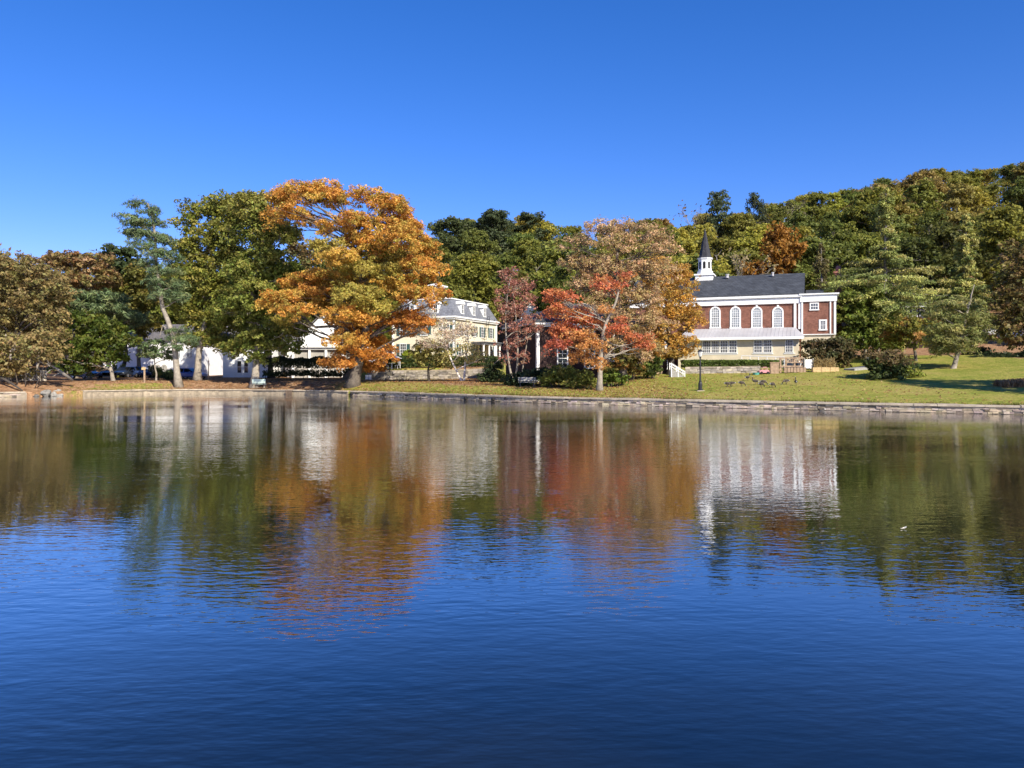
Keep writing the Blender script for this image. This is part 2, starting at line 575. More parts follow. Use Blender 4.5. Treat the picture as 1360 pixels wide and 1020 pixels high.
# ------------------------------------------------------------------ water
def build_water():
    m, t, o = nm("pond_water")
    tc = nd(t, "ShaderNodeTexCoord")

    def noise(scx, scy, sc, det, rough=0.5, rot=0.0):
        mp = nd(t, "ShaderNodeMapping")
        mp.inputs["Scale"].default_value = (scx, scy, 1)
        mp.inputs["Rotation"].default_value = (0, 0, rot)
        t.links.new(tc.outputs["Object"], mp.inputs["Vector"])
        nz = nd(t, "ShaderNodeTexNoise")
        nz.inputs["Scale"].default_value = sc
        nz.inputs["Detail"].default_value = det
        nz.inputs["Roughness"].default_value = rough
        t.links.new(mp.outputs[0], nz.inputs["Vector"])
        return nz
    a = noise(0.42, 1.0, 8.5, 2, 0.5, R(-14))       # wind ripples about a quarter of a metre long
    b = noise(0.5, 1.0, 2.4, 2, 0.5, R(9))
    c = noise(0.7, 2.0, 0.06, 4, 0.6, R(24))                    # calm and ruffled patches
    mrr = nd(t, "ShaderNodeMapRange", interpolation_type='SMOOTHSTEP')
    mrr.inputs["From Min"].default_value = 0.38
    mrr.inputs["From Max"].default_value = 0.62
    mrr.inputs["To Min"].default_value = 0.4
    mrr.inputs["To Max"].default_value = 1.3
    t.links.new(c.outputs["Fac"], mrr.inputs["Value"])
    sa = nd(t, "ShaderNodeMath", operation='MULTIPLY_ADD')
    t.links.new(b.outputs["Fac"], sa.inputs[0])
    sa.inputs[1].default_value = 1.25
    t.links.new(a.outputs["Fac"], sa.inputs[2])
    bp = nd(t, "ShaderNodeBump")
    bp.inputs["Distance"].default_value = 0.0052
    t.links.new(mrr.outputs[0], bp.inputs["Strength"])
    t.links.new(sa.outputs[0], bp.inputs["Height"])
    dn = noise(1, 1, 0.35, 4)
    r = ramp(t, [(0.35, (0.0020, 0.005, 0.009)), (0.7, (0.008, 0.010, 0.009))])
    t.links.new(dn.outputs["Fac"], r.inputs[0])
    df = nd(t, "ShaderNodeBsdfDiffuse")
    t.links.new(r.outputs[0], df.inputs["Color"])
    gl = nd(t, "ShaderNodeBsdfGlossy")
    gl.inputs["Roughness"].default_value = 0.012
    gl.inputs["Color"].default_value = (1, 1, 1, 1)
    t.links.new(bp.outputs[0], gl.inputs["Normal"])
    fr = nd(t, "ShaderNodeFresnel")
    fr.inputs["IOR"].default_value = 1.333
    t.links.new(bp.outputs[0], fr.inputs["Normal"])
    rr = ramp(t, [(0.05, (0.07,) * 3), (0.10, (0.19,) * 3), (0.20, (0.52,) * 3), (0.42, (0.74,) * 3), (1.0, (1.0,) * 3)])
    t.links.new(fr.outputs[0], rr.inputs[0])
    ms = nd(t, "ShaderNodeMixShader")
    t.links.new(rr.outputs[0], ms.inputs[0])
    t.links.new(df.outputs[0], ms.inputs[1])
    t.links.new(gl.outputs[0], ms.inputs[2])
    t.links.new(ms.outputs[0], o.inputs[0])
    mb = MB()
    mb.add([(-300, -200, 0), (300, -200, 0), (300, 110, 0), (-300, 110, 0)], [(0, 1, 2, 3)])
    tag(mb.build("pond_water", m), "dark rippled pond mirroring the trees, houses and sky", None, None, "structure")


build_water()


# ------------------------------------------------------------------ retaining wall round the pond
def wall_run(x0, x1):
    """Points along the shore at equal steps with their outward (pond side) normals."""
    xs = np.arange(x0, x1, 0.25)
    p = np.stack([xs, shore(xs)], -1)
    seg = np.linalg.norm(np.diff(p, axis=0), axis=1)
    s = np.concatenate([[0], np.cumsum(seg)])
    return s, p


def wall_at(s, p, q):
    x = np.interp(q, s, p[:, 0])
    y = np.interp(q, s, p[:, 1])
    x2 = np.interp(q + 0.3, s, p[:, 0])
    y2 = np.interp(q + 0.3, s, p[:, 1])
    x1 = np.interp(q - 0.3, s, p[:, 0])
    y1 = np.interp(q - 0.3, s, p[:, 1])
    d = np.array([x2 - x1, y2 - y1])
    d /= np.linalg.norm(d)
    return np.array([x, y]), d, np.array([d[1], -d[0]])


def build_wall(name, label, x0, x1, style):
    rg = np.random.default_rng(len(label))
    s, p = wall_run(x0, x1)
    root = thing(name, label, "wall", (float(p[0][0]), float(p[0][1]), 0), group="walls holding the pond bank")
    off = np.array([p[0][0], p[0][1]])
    core, cope, stones = MB(), MB(), MB()
    q = 0.0
    while q < s[-1] - 0.1:
        q2 = min(q + 0.5, s[-1])
        (c1, d1, n1), (c2, d2, n2) = wall_at(s, p, q), wall_at(s, p, q2)
        lo, hi = [], []
        back = 0.3
        for zz, L in ((-1.0, lo), (0.42, hi)):
            for c, n, k in ((c1, n1, 0.12), (c2, n2, 0.12), (c2, n2, -back), (c1, n1, -back)):
                e = c + n * k - off
                L.append((e[0], e[1], zz))
        core.hexa(lo, hi)
        q = q2
    q = 0.0
    while q < s[-1] - 0.3:
        L = rg.uniform(1.1, 1.9)
        q2 = min(q + L, s[-1])
        (c1, d1, n1), (c2, d2, n2) = wall_at(s, p, q + 0.012), wall_at(s, p, q2 - 0.012)
        t0 = 0.535 + rg.uniform(-0.018, 0.018)
        lo, hi = [], []
        back = 1.15 if style == 'stone' and c1[0] > -8 else 0.38
        fr = 0.24 + rg.uniform(-0.03, 0.03)
        for zz, Ls in ((0.42, lo), (t0, hi)):
            for c, n, k in ((c1, n1, fr), (c2, n2, fr), (c2, n2, -back), (c1, n1, -back)):
                e = c + n * k - off
                Ls.append((e[0], e[1], zz + rg.uniform(-0.006, 0.006)))
        cope.hexa(lo, hi)
        q = q2
    if style == 'stone':
        for zr, hr in ((-0.12, 0.15), (0.035, 0.13), (0.17, 0.13), (0.305, 0.105)):
            q = rg.uniform(0, 0.3)
            while q < s[-1] - 0.9:
                L = rg.uniform(0.16, 0.62)
                c, d, n = wall_at(s, p, q + L / 2)
                dep = 0.12 + rg.uniform(0.012, 0.06)
                b = c - off
                xw = c[0]
                pale = max(np.exp(-((xw + 12.3) / 2.6) ** 2), np.exp(-((xw - 9.6) / 3.6) ** 2), np.exp(-((xw - 17.2) / 1.1) ** 2))
                v = rg.uniform(0.22, 0.40) * (0.5 if zr < -0.1 else 1) * (1 + 0.7 * pale * rg.uniform(0.3, 1))
                if rg.random() < 0.10:
                    v *= 0.35
                stones.col = (v * 1.08, v * rg.uniform(0.82, 0.93), v * rg.uniform(0.54, 0.74))
                lo, hi = [], []
                j = lambda a: rg.uniform(-a, a)
                for zz, Ls, sh in ((zr + j(0.02), lo, 0), (zr + hr + j(0.02), hi, 0.02)):
                    for sd_, k in ((-1, dep - sh), (1, dep - sh), (1, 0.1), (-1, 0.1)):
                        e = b + d * (sd_ * (L / 2 - 0.008) + j(0.025)) + n * (k + j(0.02))
                        Ls.append((e[0], e[1], zz + j(0.015)))
                stones.hexa(lo, hi)
                q += L
    core.build("wall_core", M['old_concrete'] if style != 'stone' else M['mortar'], root)
    if style == 'stone':
        stones.build("stone_facing", M['stone'], root, colors=True)
    cope.build("coping", M['concrete'], root)
    return root


build_wall("retaining_wall", "plain tan concrete retaining wall along the leaf covered left bank", -46.0, -17.0, 'plain')
build_wall("retaining_wall", "long rough stone retaining wall holding the lawn in front of the church", -16.96, 58, 'stone')
build_wall("retaining_wall", "short stone retaining wall at the far left edge of the pond", -100, -49.4, 'stone')

for k, (px, py, dpx) in enumerate([(470, 523.5, 3), (512, 524, 4), (623, 529, 3), (660, 532.5, 3)]):
    Y = float(np.interp(px, [500, 700], [79.8, 63.6]))
    for _ in range(6):
        Y = float(shore(wx(px, Y)))
    s_, p_ = wall_run(wx(px, Y) - 3, wx(px, Y) + 3)
    c, d, n = wall_at(s_, p_, s_[-1] / 2)
    o = MB()
    ang = math.atan2(-n[0], n[1])
    o.tube([(0, -0.2, 0), (0, 0.2, 0)], [0.13, 0.13], 10)
    e = tag(o.build("drain_pipe", M['pipe'], None, (c[0] + n[0] * 0.18, c[1] + n[1] * 0.18, 0.18), ang), None, "pipe", "drain pipes in the pond wall")
    e["label"] = "small dark drain pipe opening low in the pond wall"
# square iron outlet on the plain wall
Y = 88.0
for _ in range(8):
    Y = float(shore(wx(385, Y)))
ob = MB()
ob.box(-0.35, 0.35, -0.25, 0.25, -0.3, 0.28)
ob.box(-0.42, 0.42, -0.3, 0.28, 0.28, 0.36)
for k in range(-2, 3):
    ob.box(k * 0.13 - 0.03, k * 0.13 + 0.03, -0.3, -0.251, -0.25, 0.25)
tag(ob.build("outlet_box", M['rust'], None, (wx(385, Y), Y - 0.42, 0.12), 0.25), "rusty square outlet box on the plain pond wall", "outlet")


# ------------------------------------------------------------------ foliage
def mesh_quads(name, V4, cols, m):
    """V4: n x 4 x 3 corner points, cols: n x 3."""
    n = len(V4)
    me = bpy.data.meshes.new(name)
    me.vertices.add(n * 4)
    me.vertices.foreach_set("co", V4.reshape(-1).astype(np.float32))
    me.loops.add(n * 4)
    me.loops.foreach_set("vertex_index", np.arange(n * 4, dtype=np.int32))
    me.polygons.add(n)
    me.polygons.foreach_set("loop_start", np.arange(0, n * 4, 4, dtype=np.int32))
    me.polygons.foreach_set("loop_total", np.full(n, 4, dtype=np.int32))
    a = me.attributes.new("col", 'FLOAT_COLOR', 'FACE')
    c4 = np.ones((n, 4), np.float32)
    c4[:, :3] = np.clip(cols, 0.002, 0.95)
    a.data.foreach_set("color", c4.ravel())
    me.materials.append(m)
    me.update()
    return me


def unit(v):
    return v / np.maximum(np.linalg.norm(v, axis=-1, keepdims=True), 1e-9)


def leaf_quads(P, N, size, aspect, rg):
    """Leaf blades at points P with normals N: pointed diamonds, a little folded."""
    n = len(P)
    t = unit(np.cross(N, rg.normal(size=(n, 3))))
    b = np.cross(N, t)
    s = size * rg.uniform(0.6, 1.35, (n, 1))
    L, W = t * s, b * s * aspect
    fold = N * s * 0.18
    return np.stack([P - L, P - W * 0.9 + fold - L * 0.1, P + L, P + W * 0.9 + fold - L * 0.1], 1)


def clump_leaves(C, lobe_c, rc, per, leaf, aspect, rg, flat=0.5, up=0.7, outw=0.5):
    """Leaves gathered in flattened clumps centred at C."""
    n = len(C)
    u = unit(rg.normal(size=(n, per, 3))) * rg.uniform(0.25, 1, (n, per, 1)) ** 0.6
    rr = rc * rg.uniform(0.6, 1.35, (n, 1, 1))
    u = u * rr
    # each clump is tilted its own way
    tilt = rg.normal(size=(n, 1, 2)) * 0.35
    u[:, :, 2] = u[:, :, 2] * flat + u[:, :, 0] * tilt[:, :, 0] + u[:, :, 1] * tilt[:, :, 1]
    P = C[:, None, :] + u
    outd = unit(C - lobe_c)[:, None, :]
    N = unit(rg.normal(size=(n, per, 3)) * 0.75 + np.array([0, 0, up]) + outd * outw)
    return P.reshape(-1, 3), N.reshape(-1, 3)


def crown_from_lobes(lobes, rg, leaf=0.26, per=26, rc=0.75, dens=0.8, aspect=0.62, pal=None, flat=0.5, jit=0.22, inner=0.25, bottom=0.35):
    """lobes: list of (cx,cy,cz, rx,ry,rz[, palette index]); returns quads, colours, clump centres."""
    Ps, Ns, Cs, CL = [], [], [], []
    for lb in lobes:
        c = np.array(lb[:3])
        r = np.array(lb[3:6])
        pi = lb[6] if len(lb) > 6 else None
        area = 4 * math.pi * ((r[0] * r[1]) ** 1.6 + (r[0] * r[2]) ** 1.6 + (r[1] * r[2]) ** 1.6) ** (1 / 1.6) / 3 ** (1 / 1.6)
        n = max(5, int(area * dens / (rc * rc * 2.0)))
        d = unit(rg.normal(size=(n, 3)))
        lowm = (d[:, 2] < -0.2) & (rg.random(n) > bottom)
        d[lowm, 2] *= -1
        f = np.where(rg.random(n) < inner, rg.uniform(0.3, 0.8, n), rg.uniform(0.78, 1.12, n))
        # bumpy outline: the lobe's radius changes with direction
        f = f * (1 + 0.14 * np.sin(d[:, 0] * 5 + c[0]) + 0.12 * np.sin(d[:, 2] * 6 + c[2]))
        C = c + d * f[:, None] * r
        P, N = clump_leaves(C, c, rc, per, leaf, aspect, rg, flat)
        cols = pal if pi is None else [pal[pi % len(pal)]]
        cols = np.array(cols, float)
        k = rg.integers(0, len(cols), n)
        mixw = rg.random((n, 1)) * 0.6
        base = cols[k] * (1 - mixw) + cols.mean(0) * mixw
        base = base * rg.uniform(1 - jit, 1 + jit, (n, 1))
        lc = np.repeat(base, per, 0) * rg.uniform(0.7, 1.3, (n * per, 1)) * rg.uniform(0.9, 1.1, (n * per, 3))
        Ps.append(P)
        Ns.append(N)
        CL.append(lc)
        Cs.append(C)
    P, N, cl = np.concatenate(Ps), np.concatenate(Ns), np.concatenate(CL)
    return leaf_quads(P, N, leaf, aspect, rg), cl, Cs


def bez(p0, p1, p2, n=6):
    t = np.linspace(0, 1, n)[:, None]
    return (1 - t) ** 2 * p0 + 2 * t * (1 - t) * p1 + t * t * p2


def limbs(mb, path, rad, lobes, Cs, rg, twigs=4, limb_r=0.3, r_end=0.02):
    """Trunk along path, one limb to each lobe, twigs on to some of its clumps."""
    path = np.array(path, float)
    # flare at the root
    pts, rr = [], []
    seg = np.linspace(0, 1, 12)
    tpar = np.linspace(0, 1, len(path))
    for q in seg:
        pts.append([np.interp(q, tpar, path[:, i]) for i in range(3)])
        rr.append(rad * (1 - 0.72 * q) * (1 + 0.7 * math.exp(-q * 22)))
    mb.tube(pts, rr, 10)
    pts = np.array(pts)
    for lb, C in zip(lobes, Cs):
        c = np.array(lb[:3])
        # leave the trunk below the lobe
        dz = c[2] - pts[:, 2]
        best = np.argmin(np.abs(dz - 0.45 * np.linalg.norm(pts[:, :2] - c[:2], axis=1)) + (np.arange(12) < 3) * 50)
        st = pts[best]
        L = np.linalg.norm(c - st)
        if L < 0.3:
            continue
        r0 = min(rr[best] * 0.75, 0.035 * L * limb_r / 0.3 + 0.018)
        mid = (st + c) / 2 + np.array([0, 0, 0.12 * L]) + rg.normal(size=3) * 0.08 * L
        B = bez(st, mid, c, 7)
        B[1:-1] += rg.normal(size=(5, 3)) * 0.025 * L
        mb.tube(B, np.linspace(r0, max(r_end, r0 * 0.3), 7), 6)
        if twigs and len(C):
            for q in rg.integers(0, len(C), twigs):
                s0 = B[rg.integers(3, 7)]
                e = C[q]
                T = bez(s0, (s0 + e) / 2 + rg.normal(size=3) * 0.15 * np.linalg.norm(e - s0), e, 4)
                mb.tube(T, np.linspace(max(r_end, r0 * 0.28), r_end * 0.6, 4), 4)


def px_lobes(spec, D, rg, depth=0.55, back=0.6, halfw=None):
    """Crown lobes measured on the photograph (px, py, rx, ry[, palette]) and set at distance D with a depth of their own."""
    xs = [s[0] for s in spec]
    mid, hw = (min(xs) + max(xs)) / 2, max(20, (max(xs) - min(xs)) / 2)
    k = D / F
    L = []
    for s in spec:
        roundness = math.sqrt(max(0.1, 1 - ((s[0] - mid) / (hw * 1.15)) ** 2))
        dy = rg.uniform(-1, 0.6) * hw * k * depth * roundness
        Y = D + dy
        c = at(s[0], s[1], Y)
        r = Y / F
        L.append((*c, s[2] * r, s[2] * r * 0.95, s[3] * r) + ((s[4],) if len(s) > 4 else ()))
        if rg.random() < back:
            Y2 = D + abs(dy) * 0.5 + s[2] * k * 0.8
            c2 = at(s[0] + rg.uniform(-6, 6), s[1] + rg.uniform(-3, 5), Y2)
            L.append((*c2, s[2] * r * 0.9, s[2] * r * 0.9, s[3] * r * 0.95) + ((s[4],) if len(s) > 4 else ()))
    return L


def px_tree(name, label, cat, base, D, spec, pal, bark='bark', rad=0.3, path=None, seed=1, group=None, twigs=4, color=(1, 1, 1), needle=False,
            extra_stems=(), trunk_top=None, back=0.6, depth=0.55, limb_r=0.22, **kw):
    rg = np.random.default_rng(seed)
    bx = wx(base, D)
    bz = gz(bx, D)
    loc = np.array([bx, D, bz])
    lobes = px_lobes(spec, D, rg, depth, back)
    q, cl, Cs = crown_from_lobes(lobes, rg, pal=pal, **kw)
    root = thing(name, label, cat, loc, group=group)
    mb = MB()
    if path is None:
        c = np.mean([l[:3] for l in lobes], 0)
        top = max(l[2] for l in lobes)
        tt = trunk_top if trunk_top is not None else bz + 0.72 * (top - bz)
        e = np.array([bx + 0.6 * (c[0] - bx), D + 0.5 * (c[1] - D), tt])
        P = [loc + [0, 0, -0.3]]
        for f_ in (0.25, 0.5, 0.75, 1.0):
            P.append(loc + (e - loc) * f_ + np.array([*(rg.normal(size=2) * 0.03 * (tt - bz)), 0]))
    else:
        P = [at(a, b, D + (c if len(pt) > 2 else 0)) for pt in path for a, b, c in [(pt + (0,))[:3]]]
        P[0] = np.array([P[0][0], P[0][1], gz(P[0][0], P[0][1]) - 0.3])
    limbs(mb, np.array(P) - loc, rad, [tuple(np.array(l[:3]) - loc) + tuple(l[3:]) for l in lobes], [C - loc for C in Cs], rg, twigs, limb_r)
    for st in extra_stems:
        pp = [at(a[0], a[1], D + 0.4) - loc for a in st[1:]]
        pp[0][2] = gz(pp[0][0] + bx, D + 0.4) - bz - 0.2 if st[1][1] > 495 else pp[0][2]
        t0 = np.linspace(0, 1, len(pp))
        qq = np.linspace(0, 1, 9)
        pts = [[np.interp(v, t0, np.array(pp)[:, i]) for i in range(3)] for v in qq]
        mb.tube(pts, np.linspace(st[0], st[0] * 0.35, 9), 8)
    mb.build("trunk", M[bark], root, smooth=True)
    cr = link("crown", mesh_quads("crown", q - loc, cl, M['needle' if needle else 'leaf']), root)
    cr.color = (*color, 1)
    return root


def px_bush(name, label, cat, D, spec, pal, seed=1, group=None, base_px=None, **kw):
    """Shrub: leaf crown down to the ground and a few stems."""
    rg = np.random.default_rng(seed)
    bp = base_px if base_px is not None else np.mean([s[0] for s in spec])
    bx = wx(bp, D)
    loc = np.array([bx, D, gz(bx, D)])
    lobes = px_lobes(spec, D, rg, 0.35, 0.7)
    kw.setdefault('bottom', 0.8)
    q, cl, Cs = crown_from_lobes(lobes, rg, pal=pal, **kw)
    g = ground(q[:, :, 0], q[:, :, 1])
    q[:, :, 2] = np.maximum(q[:, :, 2], g + 0.02)
    root = thing(name, label, cat, loc, group=group)
    for lb in lobes:
        mb = MB()
        c = np.array(lb[:3]) - loc
        s0 = np.array([c[0] * 0.5, c[1] * 0.5, gz(loc[0] + c[0] * 0.5, loc[1] + c[1] * 0.5) - loc[2] - 0.15])
        mb.tube(bez(s0, (s0 + c) / 2 + rg.normal(size=3) * 0.1, c, 5), np.linspace(0.05, 0.015, 5), 5)
        mb.build("stem", M['bark'], root, smooth=True)
    link("foliage", mesh_quads("foliage", q - loc, cl, M['leaf']), root)
    return root


ORANGE = [(0.67, 0.325, 0.065), (0.72, 0.40, 0.085), (0.60, 0.27, 0.06), (0.60, 0.39, 0.08), (0.42, 0.35, 0.075)]
def bright(p, k):
    return [tuple(min(0.8, v * k) for v in c) for c in p]


OLIVE = [(0.135, 0.135, 0.028), (0.17, 0.16, 0.035), (0.105, 0.12, 0.022), (0.21, 0.18, 0.045), (0.12, 0.13, 0.03)]
GREEN = [(0.105, 0.122, 0.024), (0.135, 0.142, 0.03), (0.085, 0.105, 0.02), (0.165, 0.155, 0.036)]
DARKG = [(0.045, 0.065, 0.025), (0.06, 0.08, 0.028), (0.035, 0.052, 0.02)]
BROWN = [(0.27, 0.195, 0.075), (0.225, 0.18, 0.065), (0.18, 0.165, 0.055), (0.30, 0.225, 0.095)]
RUST = [(0.26, 0.145, 0.06), (0.22, 0.16, 0.055), (0.18, 0.155, 0.05), (0.30, 0.20, 0.10)]
PINE = [(0.085, 0.122, 0.055), (0.11, 0.145, 0.06), (0.065, 0.10, 0.045), (0.14, 0.16, 0.062)]
TAN = [(0.44, 0.29, 0.165), (0.38, 0.265, 0.12), (0.50, 0.33, 0.18), (0.33, 0.26, 0.095)]
GOLD = [(0.50, 0.27, 0.05), (0.42, 0.24, 0.06), (0.34, 0.24, 0.06), (0.55, 0.33, 0.08)]
RED = [(0.60, 0.18, 0.085), (0.64, 0.23, 0.09), (0.52, 0.145, 0.08), (0.60, 0.30, 0.10)]
DUSTY = [(0.44, 0.19, 0.13), (0.50, 0.22, 0.16), (0.34, 0.15, 0.10), (0.46, 0.28, 0.18)]
LIME = [(0.22, 0.22, 0.045), (0.27, 0.26, 0.055), (0.17, 0.18, 0.04), (0.30, 0.27, 0.06)]
HEML = [(0.155, 0.17, 0.045), (0.20, 0.20, 0.055), (0.12, 0.14, 0.04), (0.24, 0.22, 0.07)]

OLIVE, GREEN, DARKG, PINE, HEML = bright(OLIVE, 1.45), bright(GREEN, 1.85), bright(DARKG, 1.2), bright(PINE, 1.45), bright(HEML, 1.9)
BROWN, TAN, GOLD, RUST = bright(BROWN, 1.2), bright(TAN, 1.25), bright(GOLD, 1.15), bright(RUST, 1.25)

# --- far left bank
px_tree("oak_tree", "wide brown and olive oak filling the far left edge of the shore", "tree", 22, 86,
        [(-25, 370, 40, 34), (18, 357, 34, 24), (52, 376, 30, 26), (8, 398, 40, 28), (48, 412, 32, 24), (76, 398, 18, 22), (12, 438, 38, 22), (-35, 425, 40, 30), (70, 425, 18, 16)],
        BROWN, 'bark', 0.4, seed=11, dens=0.75, leaf=0.17, per=36, rc=0.65)
px_bush("shrub", "brown and yellow leaning shrubs over the stone bank at far left", "shrub", 81,
        [(5, 468, 34, 18), (38, 462, 30, 18), (70, 448, 20, 16), (62, 470, 22, 14), (18, 488, 30, 8), (-20, 480, 30, 14)], BROWN, seed=12, leaf=0.2, dens=0.7)
px_tree("shade_tree", "dense mid green tree beside the dark cars at left", "tree", 151, 92,
        [(110, 430, 26, 17), (140, 440, 26, 17), (125, 462, 34, 18), (100, 468, 24, 17), (160, 454, 20, 12), (148, 474, 20, 8), (95, 486, 20, 10), (112, 488, 18, 8)],
        [(0.085, 0.13, 0.02), (0.11, 0.145, 0.022), (0.065, 0.10, 0.016), (0.14, 0.15, 0.025)], 'bark_pale', 0.24, seed=13, leaf=0.22)
px_tree("maple_tree", "rust topped tree behind the green shade tree at left", "tree", 100, 104,
        [(95, 346, 24, 12), (125, 352, 22, 14), (72, 352, 20, 12), (110, 378, 30, 16), (80, 378, 24, 14), (140, 375, 20, 16)], RUST, 'bark_pale', 0.3, seed=14, dens=0.65)
px_tree("evergreen_tree", "dark round topped evergreen just left of the leaning pine", "tree", 160, 116,
        [(158, 342, 25, 13), (148, 356, 20, 10), (172, 360, 22, 14), (160, 380, 26, 14), (185, 385, 18, 14)], [(0.06, 0.085, 0.03), (0.08, 0.10, 0.035)], 'bark_dark', 0.3, seed=15, leaf=0.3)
px_tree("pine_tree", "blue green pine with pale snapped branches behind the shade tree", "tree", 118, 99,
        [(98, 395, 28, 8), (135, 398, 28, 9), (88, 408, 22, 8), (150, 416, 24, 10), (120, 412, 30, 9), (105, 425, 30, 8), (175, 425, 22, 10), (140, 425, 24, 8)],
        PINE, 'bark_pale', 0.25, seed=16, needle=True, leaf=0.3, aspect=0.22, per=34,
        extra_stems=[(0.1, (118, 405), (100, 398), (86, 388), (84, 380)), (0.09, (122, 412), (105, 404), (92, 402))])
px_tree("oak_tree", "olive brown oak between the pines and the big green oaks", "tree", 186, 108,
        [(172, 390, 20, 18), (190, 372, 22, 18), (182, 415, 22, 16), (200, 400, 20, 18), (165, 412, 18, 14), (190, 435, 24, 12)], OLIVE, 'bark', 0.3, seed=17, color=(0.8, 0.75, 0.75))

# --- the tall leaning pine
px_tree("white_pine", "tall wind swept blue green pine with a bare leaning trunk", "tree", 238, 90.6,
        [(184, 272, 13, 5), (199, 283, 11, 9), (170, 289, 12, 4), (186, 297, 18, 5), (207, 300, 13, 8), (176, 309, 15, 4), (196, 314, 20, 6), (186, 326, 18, 5),
         (214, 322, 15, 8), (206, 338, 22, 7), (226, 345, 15, 9), (196, 352, 16, 6), (218, 362, 20, 8), (206, 376, 16, 7), (232, 380, 17, 9), (216, 392, 15, 6), (240, 398, 15, 8),
         (246, 452, 17, 5), (228, 462, 12, 4), (236, 440, 12, 4)],
        PINE, 'bark_pale', 0.36, path=[(238, 511), (235, 495), (233, 472), (230, 447), (223, 426), (216, 409), (213, 388), (210, 370), (207, 345), (206, 315), (203, 290), (196, 270)],
        seed=18, needle=True, leaf=0.26, aspect=0.16, per=40, rc=0.6, flat=0.35, dens=0.95, depth=0.4, back=0.3, twigs=2,
        extra_stems=[(0.08, (226, 440), (216, 432), (212, 448)), (0.07, (228, 447), (236, 440), (240, 447)), (0.06, (212, 397), (204, 392), (199, 398))])
px_tree("young_tree", "slim young tree with thin grey green leaves before the white house", "tree", 207, 93.5,
        [(204, 458, 16, 6), (194, 464, 12, 6), (215, 468, 14, 7), (206, 474, 14, 5), (222, 476, 10, 5)], PINE, 'bark_pale', 0.13, seed=19, leaf=0.17, rc=0.5, dens=0.55, back=0.2)

# --- the two big green oaks
px_tree("oak_tree", "tall green oak with pale thick trunk right of the leaning pine", "tree", 262, 96,
        [(262, 298, 26, 26), (295, 280, 28, 20), (255, 340, 24, 24), (288, 322, 32, 26), (305, 345, 28, 20), (270, 372, 32, 22), (248, 398, 26, 16), (292, 392, 32, 22),
         (262, 425, 28, 16), (300, 430, 30, 18), (270, 450, 24, 10), (296, 458, 20, 10), (310, 300, 22, 22)],
        GREEN + [(0.17, 0.17, 0.03)], 'bark_pale', 0.42, seed=21, leaf=0.19, per=38, dens=1.0, color=(1.12, 1.05, 1.0))
px_tree("oak_tree", "broad green oak standing behind the pale green bench", "tree", 338, 90.5,
        [(335, 275, 26, 20, 3), (352, 296, 24, 22), (332, 318, 30, 24), (372, 320, 20, 22, 1), (355, 348, 28, 22), (328, 360, 28, 20), (340, 392, 34, 20), (380, 372, 20, 26, 2),
         (375, 408, 24, 18), (322, 412, 28, 18), (352, 428, 32, 16), (388, 440, 24, 14), (340, 452, 32, 16), (370, 462, 26, 12), (318, 462, 20, 10), (345, 476, 18, 7), (300, 410, 18, 18)],
        GREEN, 'bark_pale', 0.45, seed=22, leaf=0.19, per=38, dens=1.0)
px_tree("oak_tree", "reddish brown thinning oak top behind the green and orange crowns", "tree", 360, 108,
        [(325, 270, 18, 10), (345, 266, 16, 8), (385, 315, 20, 16), (400, 340, 22, 18), (360, 300, 22, 18)], [(0.24, 0.15, 0.07), (0.18, 0.14, 0.05), (0.12, 0.12, 0.04)],
        'bark_dark', 0.35, seed=23, dens=0.45, twigs=9)

# --- the orange maple
px_tree("maple_tree", "huge orange maple with flared trunk at the water's edge", "tree", 470, 85,
        [(370, 267, 15, 12), (394, 262, 26, 14), (424, 256, 28, 15), (446, 266, 16, 13), (388, 284, 22, 12), (410, 292, 16, 8), (362, 290, 12, 14),
         (488, 264, 26, 13), (516, 276, 26, 16), (538, 286, 14, 10), (470, 296, 26, 15), (505, 302, 30, 18), (480, 322, 32, 16), (530, 318, 28, 18), (556, 330, 22, 22),
         (436, 330, 24, 11, 4), (452, 345, 30, 12, 3), (512, 345, 34, 18, 4), (548, 358, 30, 18), (574, 368, 20, 24), (484, 364, 36, 16, 4), (440, 372, 36, 13), (404, 376, 30, 11), (416, 392, 30, 10),
         (378, 396, 24, 10), (362, 408, 20, 8, 3), (390, 412, 28, 9), (430, 404, 28, 11, 3), (472, 394, 36, 14, 4), (515, 386, 34, 18, 3), (555, 396, 28, 15), (590, 396, 10, 10), (500, 412, 28, 12, 4),
         (450, 418, 24, 9), (385, 425, 16, 7, 4), (545, 428, 22, 14, 2), (566, 432, 14, 10, 2), (470, 438, 28, 13, 2), (455, 455, 24, 12), (490, 456, 30, 14, 0), (508, 474, 18, 12, 2), (470, 474, 28, 13, 0), (448, 484, 24, 7, 2), (490, 486, 18, 7, 2), (465, 425, 30, 14, 1), (520, 430, 26, 14, 2), (430, 300, 14, 8), (500, 330, 30, 16), (540, 305, 22, 16)],
        ORANGE, 'bark', 0.62, path=[(468, 508), (474, 490), (482, 460), (488, 425), (484, 390), (478, 350), (478, 315)], seed=31, leaf=0.12, per=70, dens=0.9, rc=0.62,
        depth=0.6, back=0.5, twigs=5, limb_r=0.15)

